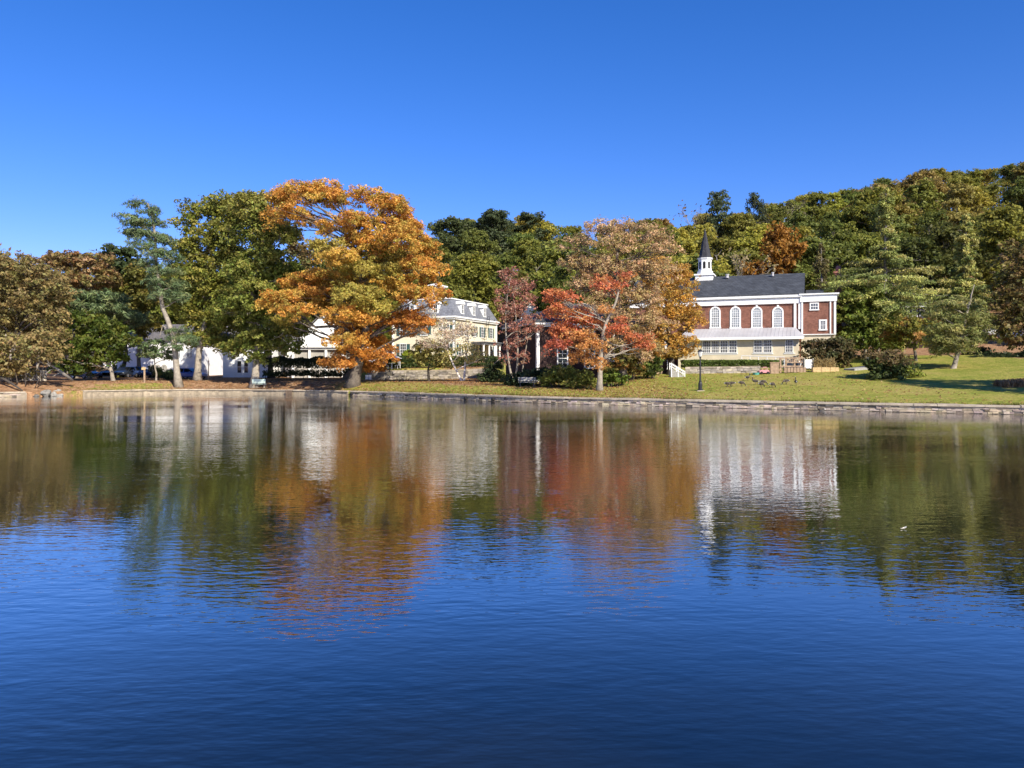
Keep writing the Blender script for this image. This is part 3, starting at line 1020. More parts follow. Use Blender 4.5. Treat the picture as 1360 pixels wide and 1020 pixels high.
# --- small trees along the middle of the bank
px_tree("weeping_tree", "small weeping tree with dark trunk and yellow leaves before the hedge", "tree", 570, 88,
        [(566, 462, 18, 8), (556, 472, 16, 9), (582, 470, 16, 10), (570, 478, 20, 8), (590, 482, 10, 8)], [(0.42, 0.36, 0.10), (0.34, 0.31, 0.09), (0.26, 0.25, 0.08)],
        'bark_dark', 0.18, seed=41, leaf=0.16, rc=0.45, dens=0.6, back=0.3)
px_tree("birch_tree", "pale birch with two white trunks and thin cream leaves", "tree", 616, 86,
        [(585, 436, 22, 16), (572, 424, 16, 12), (600, 452, 22, 14), (580, 460, 20, 12), (622, 468, 22, 12, 3), (636, 478, 16, 9, 3), (600, 475, 18, 10, 3), (560, 440, 12, 10), (615, 440, 16, 14)],
        [(0.75, 0.63, 0.48), (0.68, 0.52, 0.40), (0.80, 0.70, 0.55), (0.50, 0.44, 0.17)], 'bark_white', 0.15, path=[(615, 510), (609, 498), (602, 484), (594, 465), (588, 440)],
        extra_stems=[(0.15, (616, 510), (617, 496), (618, 480), (621, 462), (622, 445))], seed=42, leaf=0.11, per=26, rc=0.55, dens=0.65, back=0.2, twigs=10, limb_r=0.16)
px_tree("birch_tree", "dusty red birch with several pale stems by the shore", "tree", 684, 77.5,
        [(678, 366, 10, 12), (690, 384, 16, 14), (672, 398, 14, 14), (698, 404, 16, 12), (682, 416, 18, 12), (706, 425, 14, 10), (674, 434, 14, 10), (694, 440, 18, 11), (716, 440, 10, 8), (680, 458, 16, 10), (694, 474, 12, 7), (672, 478, 8, 6)],
        DUSTY, 'bark_pale', 0.13, path=[(683, 513), (677, 490), (673, 460), (671, 425), (674, 390), (678, 368)],
        extra_stems=[(0.12, (684, 513), (687, 485), (688, 450), (684, 410), (680, 380)), (0.09, (690, 512), (695, 485), (699, 460), (703, 440)), (0.05, (672, 470), (662, 478), (655, 484))],
        seed=43, leaf=0.11, per=24, rc=0.5, dens=0.7, back=0.3, twigs=7, limb_r=0.2)
px_tree("maple_tree", "red and orange maple with pale forked trunk on the lawn edge", "tree", 796, 66,
        [(735, 392, 14, 8), (752, 398, 18, 9), (740, 415, 16, 12), (765, 425, 22, 14), (782, 432, 22, 13), (748, 440, 20, 12), (770, 450, 20, 11, 3), (738, 462, 16, 10, 2), (785, 462, 18, 10, 3),
         (765, 474, 18, 9, 3), (790, 482, 14, 7, 3), (800, 376, 14, 10), (815, 386, 10, 8), (832, 372, 11, 10), (818, 440, 16, 8), (846, 452, 18, 9), (858, 462, 12, 7), (825, 428, 10, 7), (806, 412, 10, 7, 3)],
        RED, 'bark_pale', 0.24, path=[(796, 514), (797, 495), (798, 470), (800, 446), (806, 425), (818, 402), (822, 385)], seed=44, leaf=0.10, per=40, rc=0.5, dens=0.95, back=0.4, twigs=5, limb_r=0.08,
        extra_stems=[(0.08, (799, 458), (790, 445), (776, 432)), (0.07, (800, 450), (815, 458), (838, 462))])
px_tree("maple_tree", "large tan half bare maple rising behind the red maple", "tree", 822, 74,
        [(796, 306, 26, 12), (832, 302, 28, 11), (866, 312, 22, 13), (770, 326, 22, 14), (812, 326, 34, 16), (852, 335, 32, 17), (885, 332, 20, 15), (768, 352, 22, 15), (798, 358, 32, 17), (840, 364, 36, 18),
         (880, 362, 24, 15), (776, 382, 26, 15), (812, 392, 32, 16), (852, 398, 32, 16), (790, 412, 24, 14), (832, 424, 32, 14), (865, 428, 26, 14), (800, 440, 24, 12), (838, 445, 28, 12), (812, 460, 22, 10), (862, 462, 22, 11), (846, 474, 18, 8)],
        TAN, 'bark', 0.42, seed=45, leaf=0.105, per=40, rc=0.58, dens=0.62, back=0.5, twigs=14, path=[(826, 503), (827, 470), (826, 440), (822, 405), (818, 370), (820, 335)])
px_tree("maple_tree", "golden brown maple in front of the left end of the church", "tree", 890, 79,
        [(872, 352, 18, 12), (896, 362, 20, 12), (912, 378, 14, 12), (878, 378, 24, 14), (862, 396, 20, 14), (896, 398, 24, 14), (880, 418, 26, 13), (910, 416, 20, 11), (926, 428, 13, 8), (868, 436, 24, 12), (902, 436, 22, 11),
         (884, 454, 26, 11), (910, 456, 18, 9), (866, 458, 18, 10), (888, 472, 22, 6), (915, 468, 10, 5)],
        GOLD, 'bark_dark', 0.32, seed=46, leaf=0.12, per=40, rc=0.55, dens=0.8, back=0.5, twigs=6)

# --- right side
px_tree("dogwood_tree", "dark leaved low tree shading the right end of the church annex", "tree", 1109, 80,
        [(1084, 462, 16, 9), (1110, 458, 18, 9), (1098, 472, 22, 10), (1076, 474, 12, 9), (1124, 472, 13, 9), (1088, 486, 16, 8), (1112, 484, 16, 8), (1072, 488, 8, 6)],
        [(0.09, 0.085, 0.032), (0.115, 0.095, 0.04), (0.075, 0.085, 0.03), (0.15, 0.10, 0.04)], 'wood', 0.14, seed=51, leaf=0.15, rc=0.45, dens=0.8)
px_tree("broadleaf_tree", "fresh green broadleaf tree tucked against the church's right corner", "tree", 1150, 88,
        [(1128, 425, 24, 16), (1150, 440, 26, 16), (1132, 450, 22, 13), (1160, 420, 24, 16), (1150, 400, 22, 16), (1125, 400, 14, 14), (1165, 458, 24, 10)],
        [(0.15, 0.19, 0.03), (0.20, 0.22, 0.04), (0.11, 0.15, 0.025)], 'bark_pale', 0.25, seed=52, leaf=0.2, rc=0.6, extra_stems=[(0.1, (1165, 470), (1172, 452), (1180, 440)), (0.1, (1160, 468), (1158, 448), (1164, 430))])
px_tree("broadleaf_tree", "yellow green low tree beside the big bush on the right lawn", "tree", 1216, 82,
        [(1205, 432, 24, 12), (1232, 436, 22, 12), (1215, 448, 28, 11), (1245, 448, 18, 9), (1192, 450, 20, 10), (1185, 436, 16, 11), (1238, 428, 12, 6, 3)],
        [(0.24, 0.24, 0.04), (0.29, 0.27, 0.05), (0.18, 0.20, 0.035), (0.46, 0.22, 0.07)], 'bark', 0.2, seed=53, leaf=0.17, rc=0.55)
px_tree("pine_tree", "spreading pine with a leaning bare trunk alone on the right lawn", "tree", 1266, 73,
        [(1258, 408, 22, 6), (1282, 402, 18, 6), (1246, 420, 20, 6), (1272, 424, 26, 7), (1298, 418, 12, 6), (1254, 438, 24, 6), (1284, 442, 24, 7), (1306, 432, 12, 5), (1240, 452, 18, 6), (1266, 456, 26, 6), (1294, 456, 16, 6), (1252, 466, 16, 4), (1282, 466, 16, 4)],
        [(0.21, 0.225, 0.06), (0.26, 0.255, 0.075), (0.16, 0.18, 0.055), (0.30, 0.27, 0.085)], 'bark_pale', 0.26, path=[(1265, 497), (1268, 484), (1273, 465), (1277, 445), (1283, 420), (1288, 400)],
        seed=54, needle=True, leaf=0.22, aspect=0.18, per=40, rc=0.55, flat=0.35, dens=1.0, back=0.4, twigs=3,
        extra_stems=[(0.07, (1278, 450), (1262, 455), (1246, 450), (1236, 444)), (0.07, (1277, 448), (1298, 440), (1316, 437)), (0.09, (1288, 405), (1290, 392), (1294, 378))])
px_tree("oak_tree", "brown olive oak hanging over the right edge of the lawn", "tree", 1385, 84,
        [(1350, 342, 22, 22), (1372, 355, 24, 24), (1345, 375, 22, 20), (1368, 392, 26, 22), (1342, 406, 18, 18), (1362, 424, 24, 18), (1340, 436, 14, 10), (1385, 430, 26, 20), (1400, 380, 26, 24), (1362, 452, 20, 10)],
        [(0.26, 0.19, 0.07), (0.19, 0.17, 0.05), (0.14, 0.14, 0.045), (0.32, 0.21, 0.09)], 'bark', 0.35, seed=55, leaf=0.2, rc=0.65, dens=0.8)


# --- conifers with level sprays (right of the church)
def hemlock(name, label, px, D, top_py, half_px, low_py, seed, pal, color=(1, 1, 1), nb=150, dens=1.0):
    rg = np.random.default_rng(seed)
    bx = wx(px, D)
    bz = gz(bx, D)
    loc = np.array([bx, D, bz])
    H = wz(top_py, D) - bz
    low = max(1.0, wz(low_py, D) - bz)
    W = half_px / F * D
    root = thing(name, label, "tree", loc)
    mb = MB()
    sway = rg.normal(size=2) * 0.25
    tp = [np.array([sway[0] * math.sin(q * 3), sway[1] * math.sin(q * 2.4), q * H - 0.3 * (q == 0)]) for q in np.linspace(0, 1, 12)]
    mb.tube(tp, np.linspace(0.36, 0.03, 12), 9)
    tp = np.array(tp)
    Q, Cc = [], []
    for k in range(nb):
        q = rg.random()
        z = low + (H - low) * q
        prof = min(1.0, (1 - q) * 1.5 + 0.07) * (0.75 + 0.35 * math.sin(q * 9 + seed))
        L = W * prof * rg.uniform(0.5, 1.15)
        a = rg.uniform(0, 2 * math.pi)
        d = np.array([math.cos(a), math.sin(a), 0])
        s0 = np.array([np.interp(z, tp[:, 2], tp[:, 0]), np.interp(z, tp[:, 2], tp[:, 1]), z])
        rise = rg.uniform(-0.15, 0.45)
        B = bez(s0, s0 + d * L * 0.55 + np.array([0, 0, rise * L * 0.6]), s0 + d * L + np.array([0, 0, (rise - 0.22) * L]), 7)
        mb.tube(B, np.linspace(0.06, 0.012, 7), 4)
        if rg.random() < 0.10:
            continue                                # a dead branch
        n = int(46 * L * dens) + 40
        t = rg.uniform(0.22, 1.04, n)
        bx_ = np.stack([np.interp(t, np.linspace(0, 1, 7), B[:, i]) for i in range(3)], -1)
        side = np.array([-d[1], d[0], 0])
        wdt = 0.19 * L * (1 - np.abs(t - 0.6)) + 0.10
        P = bx_ + side * (rg.uniform(-1, 1, n) * wdt)[:, None]
        P[:, 2] += rg.normal(size=n) * 0.08 - 0.16 * np.abs(rg.normal(size=n))
        N = unit(rg.normal(size=(n, 3)) * 0.75 + np.array([0, 0, 0.8]) + d * 0.4)
        Q.append(leaf_quads(P, N, 0.19, 0.28, rg))
        c = np.array(pal[rg.integers(0, len(pal))]) * rg.uniform(0.75, 1.25)
        Cc.append(c * rg.uniform(0.7, 1.3, (n, 1)) * rg.uniform(0.92, 1.08, (n, 3)))
    mb.build("trunk", M['bark_grey'], root, smooth=True)
    cr = link("crown", mesh_quads("crown", np.concatenate(Q), np.concatenate(Cc), M['needle']), root)
    cr.color = (*color, 1)
    return root


hemlock("hemlock_tree", "tall yellow green hemlock rising right beside the church", 1176, 90, 252, 66, 470, 61, HEML, nb=240, dens=1.35)
hemlock("hemlock_tree", "second tall hemlock rising behind the lone lawn pine", 1282, 94, 285, 52, 455, 62, HEML, (0.95, 0.95, 0.9), nb=220, dens=1.35)
hemlock("hemlock_tree", "small drooping olive hemlock behind the church's brick chimney", 1092, 101, 322, 26, 430, 63, [(0.15, 0.13, 0.05), (0.19, 0.16, 0.06)], nb=80)

# --- shrubs
px_bush("shrub", "big rounded bush with reddish top and yellow green foot on the lawn", "shrub", 67,
        [(1180, 478, 24, 10, 0), (1166, 486, 16, 12, 1), (1190, 488, 22, 12, 1), (1178, 499, 26, 10, 1), (1208, 496, 12, 10, 2), (1215, 502, 10, 6, 2), (1160, 474, 12, 6, 0)],
        [(0.20, 0.145, 0.06), (0.10, 0.13, 0.038), (0.26, 0.28, 0.05)], seed=71, leaf=0.14, rc=0.4)
SH = "shrubs under the dark brick house"
for i, (lb, D, sp, pl) in enumerate([
        ("dark green spreading shrub at the foot of the red birch", 72, [(700, 502, 18, 9), (682, 506, 12, 6), (718, 498, 14, 8)], DARKG),
        ("mid green yew shrub below the white cornered brick house", 70, [(742, 496, 20, 9), (758, 502, 18, 8), (728, 503, 14, 7)], GREEN),
        ("green shrub spreading left of the red maple's trunk", 68, [(776, 502, 16, 8), (786, 508, 10, 5), (764, 508, 12, 5)], GREEN),
        ("bright green low shrub right of the red maple's trunk", 69, [(812, 500, 12, 7), (824, 503, 8, 5), (804, 504, 8, 5)], [(0.15, 0.21, 0.03), (0.19, 0.24, 0.04), (0.11, 0.16, 0.03)]),
        ("olive and orange arching shrub between the red and golden maples", 74, [(832, 476, 18, 12), (842, 488, 16, 10), (822, 486, 12, 9), (850, 472, 10, 8), (806, 488, 10, 8)], [(0.24, 0.20, 0.05), (0.36, 0.18, 0.05), (0.16, 0.17, 0.05)]),
        ("leafy green bush by the dark shed left of the white steps", 75, [(866, 488, 12, 8), (858, 493, 10, 6), (872, 480, 8, 6)], [(0.12, 0.17, 0.03), (0.16, 0.20, 0.04), (0.08, 0.11, 0.03)]),
        ("dark conical evergreen bush left of the red birch", 80, [(655, 490, 12, 12), (662, 502, 12, 8), (645, 503, 10, 7)], DARKG)]):
    px_bush("shrub", lb, "shrub", D, sp, pl, seed=80 + i, group=SH if i < 4 else None, leaf=0.13, rc=0.38)


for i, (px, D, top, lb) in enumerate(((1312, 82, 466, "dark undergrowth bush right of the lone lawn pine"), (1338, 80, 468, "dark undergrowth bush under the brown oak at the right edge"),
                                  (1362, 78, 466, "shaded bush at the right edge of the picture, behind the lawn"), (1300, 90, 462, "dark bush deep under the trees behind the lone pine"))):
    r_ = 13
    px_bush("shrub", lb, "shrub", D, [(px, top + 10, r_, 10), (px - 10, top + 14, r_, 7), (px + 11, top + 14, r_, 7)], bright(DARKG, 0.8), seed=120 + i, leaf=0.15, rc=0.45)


def hedge(name, label, px0, px1, top, D0, D1, thick, pal, seed, bot=None, leaf=0.13, bump=0.15):
    """Clipped hedge from picture column px0 to px1: leaves over a long rounded body, with stems inside."""
    rg = np.random.default_rng(seed)
    a = np.array([wx(px0, D0), D0])
    b = np.array([wx(px1, D1), D1])
    L = np.linalg.norm(b - a)
    d = (b - a) / L
    n_ = np.array([d[1], -d[0]])
    n = int(L * 1000)
    u = rg.uniform(0, L, n)
    th = rg.uniform(-0.15 * math.pi, 1.15 * math.pi, n)
    Yc = D0 + (D1 - D0) * u / L
    ztop = np.array([wz(top, y) for y in Yc])
    xy = a + d * u[:, None]
    zb = ground(xy[:, 0], xy[:, 1]) if bot is None else np.array([wz(bot, y) for y in Yc])
    hh = (ztop - zb) / 2
    sup = lambda c: np.sign(c) * np.abs(c) ** 0.5
    k = 1 + bump * np.sin(u * 1.9 + seed) * np.sin(u * 0.7) + rg.normal(size=n) * 0.07
    P = np.concatenate([xy + n_ * (sup(np.cos(th)) * thick / 2 * k)[:, None], (zb + hh + sup(np.sin(th)) * hh * (0.5 + 0.5 * k))[:, None]], 1)
    P[:, 2] = np.maximum(P[:, 2], zb + 0.03)
    N = unit(rg.normal(size=(n, 3)) * 0.8 + np.concatenate([n_ * np.cos(th)[:, None], np.sin(th)[:, None]], 1))
    pal = np.array(pal)
    c = pal[rg.integers(0, len(pal), n)] * rg.uniform(0.6, 1.4, (n, 1))
    loc = np.array([*((a + b) / 2), gz(*((a + b) / 2))])
    root = thing(name, label, "hedge", loc)
    m_ = max(2, int(L / 1.6))
    for i in range(m_ + 1):
        p = a + d * L * i / m_
        zz = gz(*p)
        Yq = p[1]
        st = MB()
        st.tube([(p[0] - loc[0], p[1] - loc[1], zz - loc[2] - 0.2), (p[0] - loc[0] + rg.normal() * 0.1, p[1] - loc[1], wz(top, Yq) - loc[2] - 0.35)], [0.04, 0.02], 5)
        st.build("stem", M['bark_dark'], root)
    link("foliage", mesh_quads("foliage", leaf_quads(P, N, leaf, 0.65, rg) - loc, c, M['leaf']), root)
    return root


hedge("hedge", "long dark green hedge on the stone wall before the mansard house", 505, 668, 474, 100.5, 99, 2.2, [(0.045, 0.075, 0.022), (0.06, 0.09, 0.025), (0.08, 0.10, 0.03)], 91, bump=0.25)
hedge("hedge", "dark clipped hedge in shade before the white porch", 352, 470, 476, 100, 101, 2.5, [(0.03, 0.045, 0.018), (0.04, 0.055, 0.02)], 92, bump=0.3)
hedge("hedge", "low bright green hedge along the cream annex of the church", 905, 1038, 479, 81.6, 79.0, 1.3, [(0.11, 0.16, 0.028), (0.14, 0.19, 0.035), (0.08, 0.12, 0.022)], 93, bump=0.15, bot=489)


def ball_bush(name, label, px, py, rpx, D, pal, seed):
    rg = np.random.default_rng(seed)
    c = at(px, py, D)
    r = rpx / F * D
    n = 2600
    u = unit(rg.normal(size=(n, 3)))
    P = u * r * rg.uniform(0.82, 1.03, (n, 1))
    N = unit(u + rg.normal(size=(n, 3)) * 0.6)
    g = gz(c[0], D)
    root = thing(name, label, "shrub", (c[0], D, g))
    mb = MB()
    mb.tube([(0, 0, -0.2), (0, 0, c[2] - g)], [0.06, 0.04], 6)
    mb.build("stem", M['bark'], root)
    col = np.array(pal)[rg.integers(0, len(pal), n)] * rg.uniform(0.75, 1.25, (n, 1))
    link("foliage", mesh_quads("foliage", leaf_quads(P + [0, 0, c[2] - g], N, 0.13, 0.6, rg), col, M['leaf']), root)


ball_bush("topiary_bush", "round yellow green clipped bush against the cream house", 542.5, 474, 9, 104, [(0.28, 0.34, 0.03), (0.34, 0.38, 0.04)], 95)


def grass_tuft(label, px0, px1, top, D, seed, pal):
    """Ornamental grass: hundreds of arching blades from one clump."""
    rg = np.random.default_rng(seed)
    n = 2600
    x0, x1 = wx(px0, D), wx(px1, D)
    cx = (x0 + x1) / 2
    bx = rg.uniform(x0, x1, n)
    by = D + rg.uniform(-0.9, 0.9, n)
    g = ground(bx, by)
    h = (wz(top, D) - gz(cx, D)) * rg.uniform(0.6, 1.1, n)
    a = rg.uniform(0, 2 * math.pi, n)
    lean = rg.uniform(0.1, 0.6, n) * h
    wdt = 0.035
    base = np.stack([bx, by, g], -1)
    tip = base + np.stack([np.cos(a) * lean, np.sin(a) * lean, h], -1)
    s = np.stack([-np.sin(a) * wdt, np.cos(a) * wdt, np.zeros(n)], -1)
    q = np.stack([base - s, base + s, tip + s * 0.6, tip - s * 0.6], 1)
    loc = np.array([cx, D, gz(cx, D)])
    root = thing("grass_tuft", label, "grass", loc)
    col = np.array(pal)[rg.integers(0, len(pal), n)] * rg.uniform(0.7, 1.3, (n, 1))
    link("blade_mass", mesh_quads("blade_mass", q - loc, col, M['leaf']), root)


grass_tuft("brown feathery ornamental grass at the right edge of the lawn", 1328, 1392, 504, 57, 96, [(0.36, 0.21, 0.10), (0.28, 0.15, 0.07), (0.42, 0.27, 0.14)])


# ------------------------------------------------------------------ the wooded hillside
def proto_broad(seed, H, W, nl, leaf=0.30, rc=0.9, per=26, dens=0.75):
    rg = np.random.default_rng(seed)
    lobes = []
    for k in range(nl):
        a = rg.uniform(0, 2 * math.pi)
        q = rg.uniform(0.3, 1.0)
        env = math.sqrt(max(0.05, 1 - ((q - 0.58) / 0.5) ** 2))
        rr = W * env * rg.uniform(0.25, 0.75)
        r = W * rg.uniform(0.22, 0.40)
        lobes.append((rr * math.cos(a), rr * math.sin(a), H * q - r * 0.6, r, r, r * 0.8))
    lobes.append((0, 0, H - W * 0.35, W * 0.4, W * 0.4, W * 0.33))
    q, cl, Cs = crown_from_lobes(lobes, rg, leaf=leaf, per=per, rc=rc, dens=dens, pal=[(1, 1, 1), (1.25, 1.15, 1.0), (0.8, 0.85, 0.9), (1.1, 1.0, 0.8)], jit=0.25)
    mb = MB()
    P = [(0, 0, -0.5), (rg.normal() * 0.2, rg.normal() * 0.2, H * 0.25), (rg.normal() * 0.4, rg.normal() * 0.4, H * 0.5), (rg.normal() * 0.4, rg.normal() * 0.4, H * 0.75)]
    limbs(mb, P, 0.3, lobes, Cs, rg, 2)
    return mb.mesh("trunk", M['bark_grey'], True), mesh_quads("crown", q, cl, M['leaf'])


def proto_bare(seed, H, leaves=True):
    rg = np.random.default_rng(seed)
    mb = MB()
    tips = []

    def br(p, d, L, r, lv):
        e = p + d * L
        m_ = (p + e) / 2 + rg.normal(size=3) * 0.07 * L
        mb.tube(bez(p, m_, e, 5), np.linspace(r, r * 0.6, 5), 5 if lv > 1 else 4, cap=False)
        if lv == 0:
            tips.append(e)
            return
        for _ in range(3 if lv > 1 else 4):
            nd_ = unit(d + rg.normal(size=3) * 0.55 + np.array([0, 0, 0.12]))
            br(e if rg.random() < 0.7 else m_, nd_, L * rg.uniform(0.55, 0.8), r * 0.55, lv - 1)
    br(np.array([0, 0, -0.4]), np.array([0, 0, 1.0]), H * 0.36, 0.2, 4)
    T = np.array(tips)
    pick = T[rg.random(len(T)) < 0.6]
    P = (pick[:, None, :] + rg.normal(size=(len(pick), 5, 3)) * 0.35).reshape(-1, 3)
    N = unit(rg.normal(size=P.shape))
    cl = np.ones((len(P), 3)) * rg.uniform(0.7, 1.3, (len(P), 1))
    return mb.mesh("trunk", M['bark_pale'], True), mesh_quads("crown", leaf_quads(P, N, 0.22, 0.55, rg), cl, M['leaf'])


PROTO = [proto_broad(201, 16, 5.4, 22), proto_broad(202, 18, 5.8, 26), proto_broad(203, 15, 6.0, 22, dens=0.55), proto_broad(204, 17, 4.8, 20, leaf=0.26), proto_broad(205, 14, 5.2, 18, dens=0.5), proto_broad(206, 19, 6.6, 28)]
PH = [16, 18, 15, 17, 14, 19]
BARE = [proto_bare(211, 15), proto_bare(212, 13)]


def place(proto, name, label, x, y, s, rz, color, group=None, sq=1.0):
    z = gz(x, y)
    r = thing(name, label, "tree", (x, y, z), rz, group)
    r.scale = (s * sq, s * sq, s)
    link("trunk", proto[0], r)
    c = link("crown", proto[1], r)
    c.color = (*color, 1)
    return r


SILP = [-100, 0, 60, 130, 240, 330, 480, 560, 580, 640, 700, 750, 780, 860, 900, 930, 1000, 1060, 1120, 1180, 1240, 1300, 1360, 1500]
SILY = [330, 335, 342, 340, 330, 330, 320, 305, 295, 286, 284, 296, 306, 292, 284, 284, 275, 262, 250, 236, 226, 222, 214, 205]
KINDS = [
    ("olive green broadleaf tree, one of the many covering the hillside", (0.130, 0.130, 0.030), "olive trees on the wooded hillside"),
    ("deep green broadleaf tree, one of the many covering the hillside", (0.088, 0.102, 0.028), "deep green trees on the wooded hillside"),
    ("yellow green broadleaf tree, one of the many covering the hillside", (0.200, 0.185, 0.040), "yellow green trees on the wooded hillside"),
    ("brownish autumn tree, one of the many covering the hillside", (0.165, 0.125, 0.045), "brown trees on the wooded hillside"),
]
SKIP = set()


def forest():
    rg = np.random.default_rng(303)
    idx = 0
    rows = [(118, 8.0), (130, 8.5), (143, 8.5), (157, 9), (172, 9.5), (188, 10), (206, 10.5), (226, 11), (246, 11.5), (262, 12)]
    for D, stepm in rows:
        x = wx(-90, D)
        while x < wx(1450, D):
            x += stepm * rg.uniform(0.75, 1.25)
            y = D + rg.uniform(-5, 5)
            px = HX + x / y * F
            k = rg.integers(0, 6)
            s = rg.uniform(0.8, 1.15)
            kind = rg.choice(4, p=[0.42, 0.26, 0.22, 0.10]) if px > 760 else rg.choice(4, p=[0.48, 0.24, 0.16, 0.12])
            rz = rg.uniform(0, 6.28)
            jit = rg.uniform(0.85, 1.15)
            hue = rg.uniform(0.93, 1.07, 3)
            capj = rg.uniform(-3, 9)
            idx += 1
            # keep the houses' grounds and the church clear
            if y < 140 and px < 560:
                continue
            if y < 136 and 515 < px < 720:
                continue
            if y < 112 and px < 1150:
                continue
            if y < 130 and 1000 < px < 1062:
                continue
            if y < 124 and 930 < px < 1000:
                continue
            if px > 1105 and y < 128:
                kind, jit = 1, jit * 0.55         # darkened trees: the shade between the hemlock boughs is put into their colour
            z = gz(x, y)
            cap = wz(float(np.interp(px, SILP, SILY)) + capj, y)
            H = PH[k] * s
            if z + H > cap:
                s = (cap - z) / PH[k]
            if s < 0.42 or idx in SKIP:
                continue
            lb, col, gp = KINDS[kind]
            c = tuple(np.array(col) * jit * hue * np.array([2.1, 2.12, 1.8]))
            r = place(PROTO[k], "hillside_tree", lb, x, y, s, rz, c, gp, sq=1.0 if s > 0.75 else 0.75 / s)
            r["idx"] = idx


forest()
# a few more beyond the right edge of the picture close the slope there
for i, (px, D) in enumerate(((1475, 100), (1530, 112), (1590, 104), (1500, 128), (1570, 134))):
    place(PROTO[i % 6], "hillside_tree", KINDS[0][0], wx(px, D), D, 0.9, i * 1.3, tuple(np.array(KINDS[0][1]) * 2.0), KINDS[0][2])


# trees of the hillside that stand out
def special(proto, name, label, px, top, D, color, rz=0.0, H=None, sq=1.0):
    x = wx(px, D)
    s = (wz(top, D) - gz(x, D)) / H
    return place(proto, name, label, x, D, s, rz, color, None, sq)


special(PROTO[5], "oak_tree", "large blue green round tree topping the hill behind the mansard house", 660, 281, 205, (0.105, 0.135, 0.062), 0.4, 19, 1.15)
special(PROTO[1], "oak_tree", "large dark green tree right of the blue green hilltop tree", 708, 283, 208, (0.10, 0.125, 0.055), 2.4, 18, 1.15)
special(PROTO[2], "oak_tree", "dark green tree at the hilltop just right of the orange maple", 602, 287, 205, (0.11, 0.135, 0.05), 1.2, 15, 1.0)
special(PROTO[0], "maple_tree", "orange crowned tree glowing in the dark wood behind the church roof", 1032, 302, 120, (0.40, 0.20, 0.04), 1.0, 16, 0.8)
special(BARE[0], "bare_tree", "grey tan half bare tree between the spire and the church roof ridge", 966, 314, 106, (0.42, 0.33, 0.16), 0.7, 15, 1.1)
special(BARE[1], "bare_tree", "thin bare tree on the skyline left of the round topped pine", 934, 258, 190, (0.22, 0.16, 0.10), 0.2, 13, 1.0)
special(PROTO[3], "pine_tree", "round topped pine standing clear of the skyline right of the spire", 958, 254, 190, (0.11, 0.14, 0.065), 0.9, 17, 0.8)
special(PROTO[3], "pine_tree", "small dark pine on the skyline further right of the spire", 1000, 258, 195, (0.11, 0.135, 0.07), 2.9, 17, 0.7)
special(BARE[0], "bare_tree", "leafless twiggy tree on the skyline before the hill climbs", 1040, 252, 196, (0.20, 0.17, 0.09), 2.2, 15, 1.3)
special(BARE[1], "bare_tree", "bare twiggy tree against the sky at the far left edge", 14, 304, 106, (0.25, 0.16, 0.09), 1.2, 13, 1.0)
special(BARE[0], "bare_tree", "bare twiggy tree above the rust topped tree at left", 48, 312, 110, (0.25, 0.16, 0.09), 4.2, 15, 0.9)


place(PROTO[3], "shore_tree", "tall tree on the near shore outside the right edge, shading the lawn", 46.5, 41.5, 1.2, 0.5, (0.15, 0.15, 0.04), None, 0.8)


# ------------------------------------------------------------------ buildings
WCACHE = {}


def window(parent, loc, rz, wd, ht, nx, nz, pane='pane', frame='white', fw=0.09, label=None, sill=True, arch=False):
    """Sash window, local x along the wall, z up, -y outward; the pane is a sub-part."""
    key = (round(wd, 3), round(ht, 3), nx, nz, pane, frame, fw, arch)
    if key not in WCACHE:
        f, p = MB(), MB()
        h = wd / 2
        if not arch:
            f.box(-h - fw, -h, -0.06, 0.03, 0, ht)
            f.box(h, h + fw, -0.06, 0.03, 0, ht)
            f.box(-h - fw, h + fw, -0.065, 0.03, ht, ht + fw)
            f.box(-h - fw - 0.04, h + fw + 0.04, -0.12, 0.03, -fw, 0)
            p.box(-h, h, -0.012, 0.02, 0, ht)
            top = ht
        else:
            sp = ht - h                                # springing of the arch
            n = 14
            f.box(-h - fw - 0.05, h + fw + 0.05, -0.14, 0.03, -fw, 0)
            inn = [(-h, 0)] + [(-h * math.cos(math.pi * i / n), sp + h * math.sin(math.pi * i / n)) for i in range(n + 1)] + [(h, 0)]
            oo = h + fw
            outr = [(-oo, 0)] + [(-oo * math.cos(math.pi * i / n), sp + oo * math.sin(math.pi * i / n)) for i in range(n + 1)] + [(oo, 0)]
            for i in range(len(inn) - 1):
                a, b, c, d = inn[i], inn[i + 1], outr[i + 1], outr[i]
                f.hexa([(a[0], 0.03, a[1]), (b[0], 0.03, b[1]), (c[0], 0.03, c[1]), (d[0], 0.03, d[1])],
                       [(a[0], -0.08, a[1]), (b[0], -0.08, b[1]), (c[0], -0.08, c[1]), (d[0], -0.08, d[1])])
            f.box(-0.11, 0.11, -0.11, 0.03, sp + h + fw - 0.05, sp + h + fw + 0.16)     # keystone
            p.extrude_y(inn, -0.012, 0.02)
            top = ht
        for i in range(1, nx):
            x = -h + wd * i / nx
            zt = ht if not arch else (ht - h) + math.sqrt(max(0, h * h - x * x))
            f.box(x - 0.018, x + 0.018, -0.035, -0.012, 0, zt)
        for i in range(1, nz):
            z = ht * i / nz
            k = 0.018 if i != nz // 2 else 0.03
            hw = h
            if arch and z > ht - h:
                hw = math.sqrt(max(0, h * h - (z - ht + h) ** 2))
            f.box(-hw, hw, -0.038, -0.012, z - k, z + k)
        WCACHE[key] = (f.mesh("window", M[frame]), p.mesh("pane", M[pane]))
    a, b = WCACHE[key]
    o = link("window", a, parent, loc, rz)
    if label:
        o["label"] = label
    link("pane", b, o)
    return o


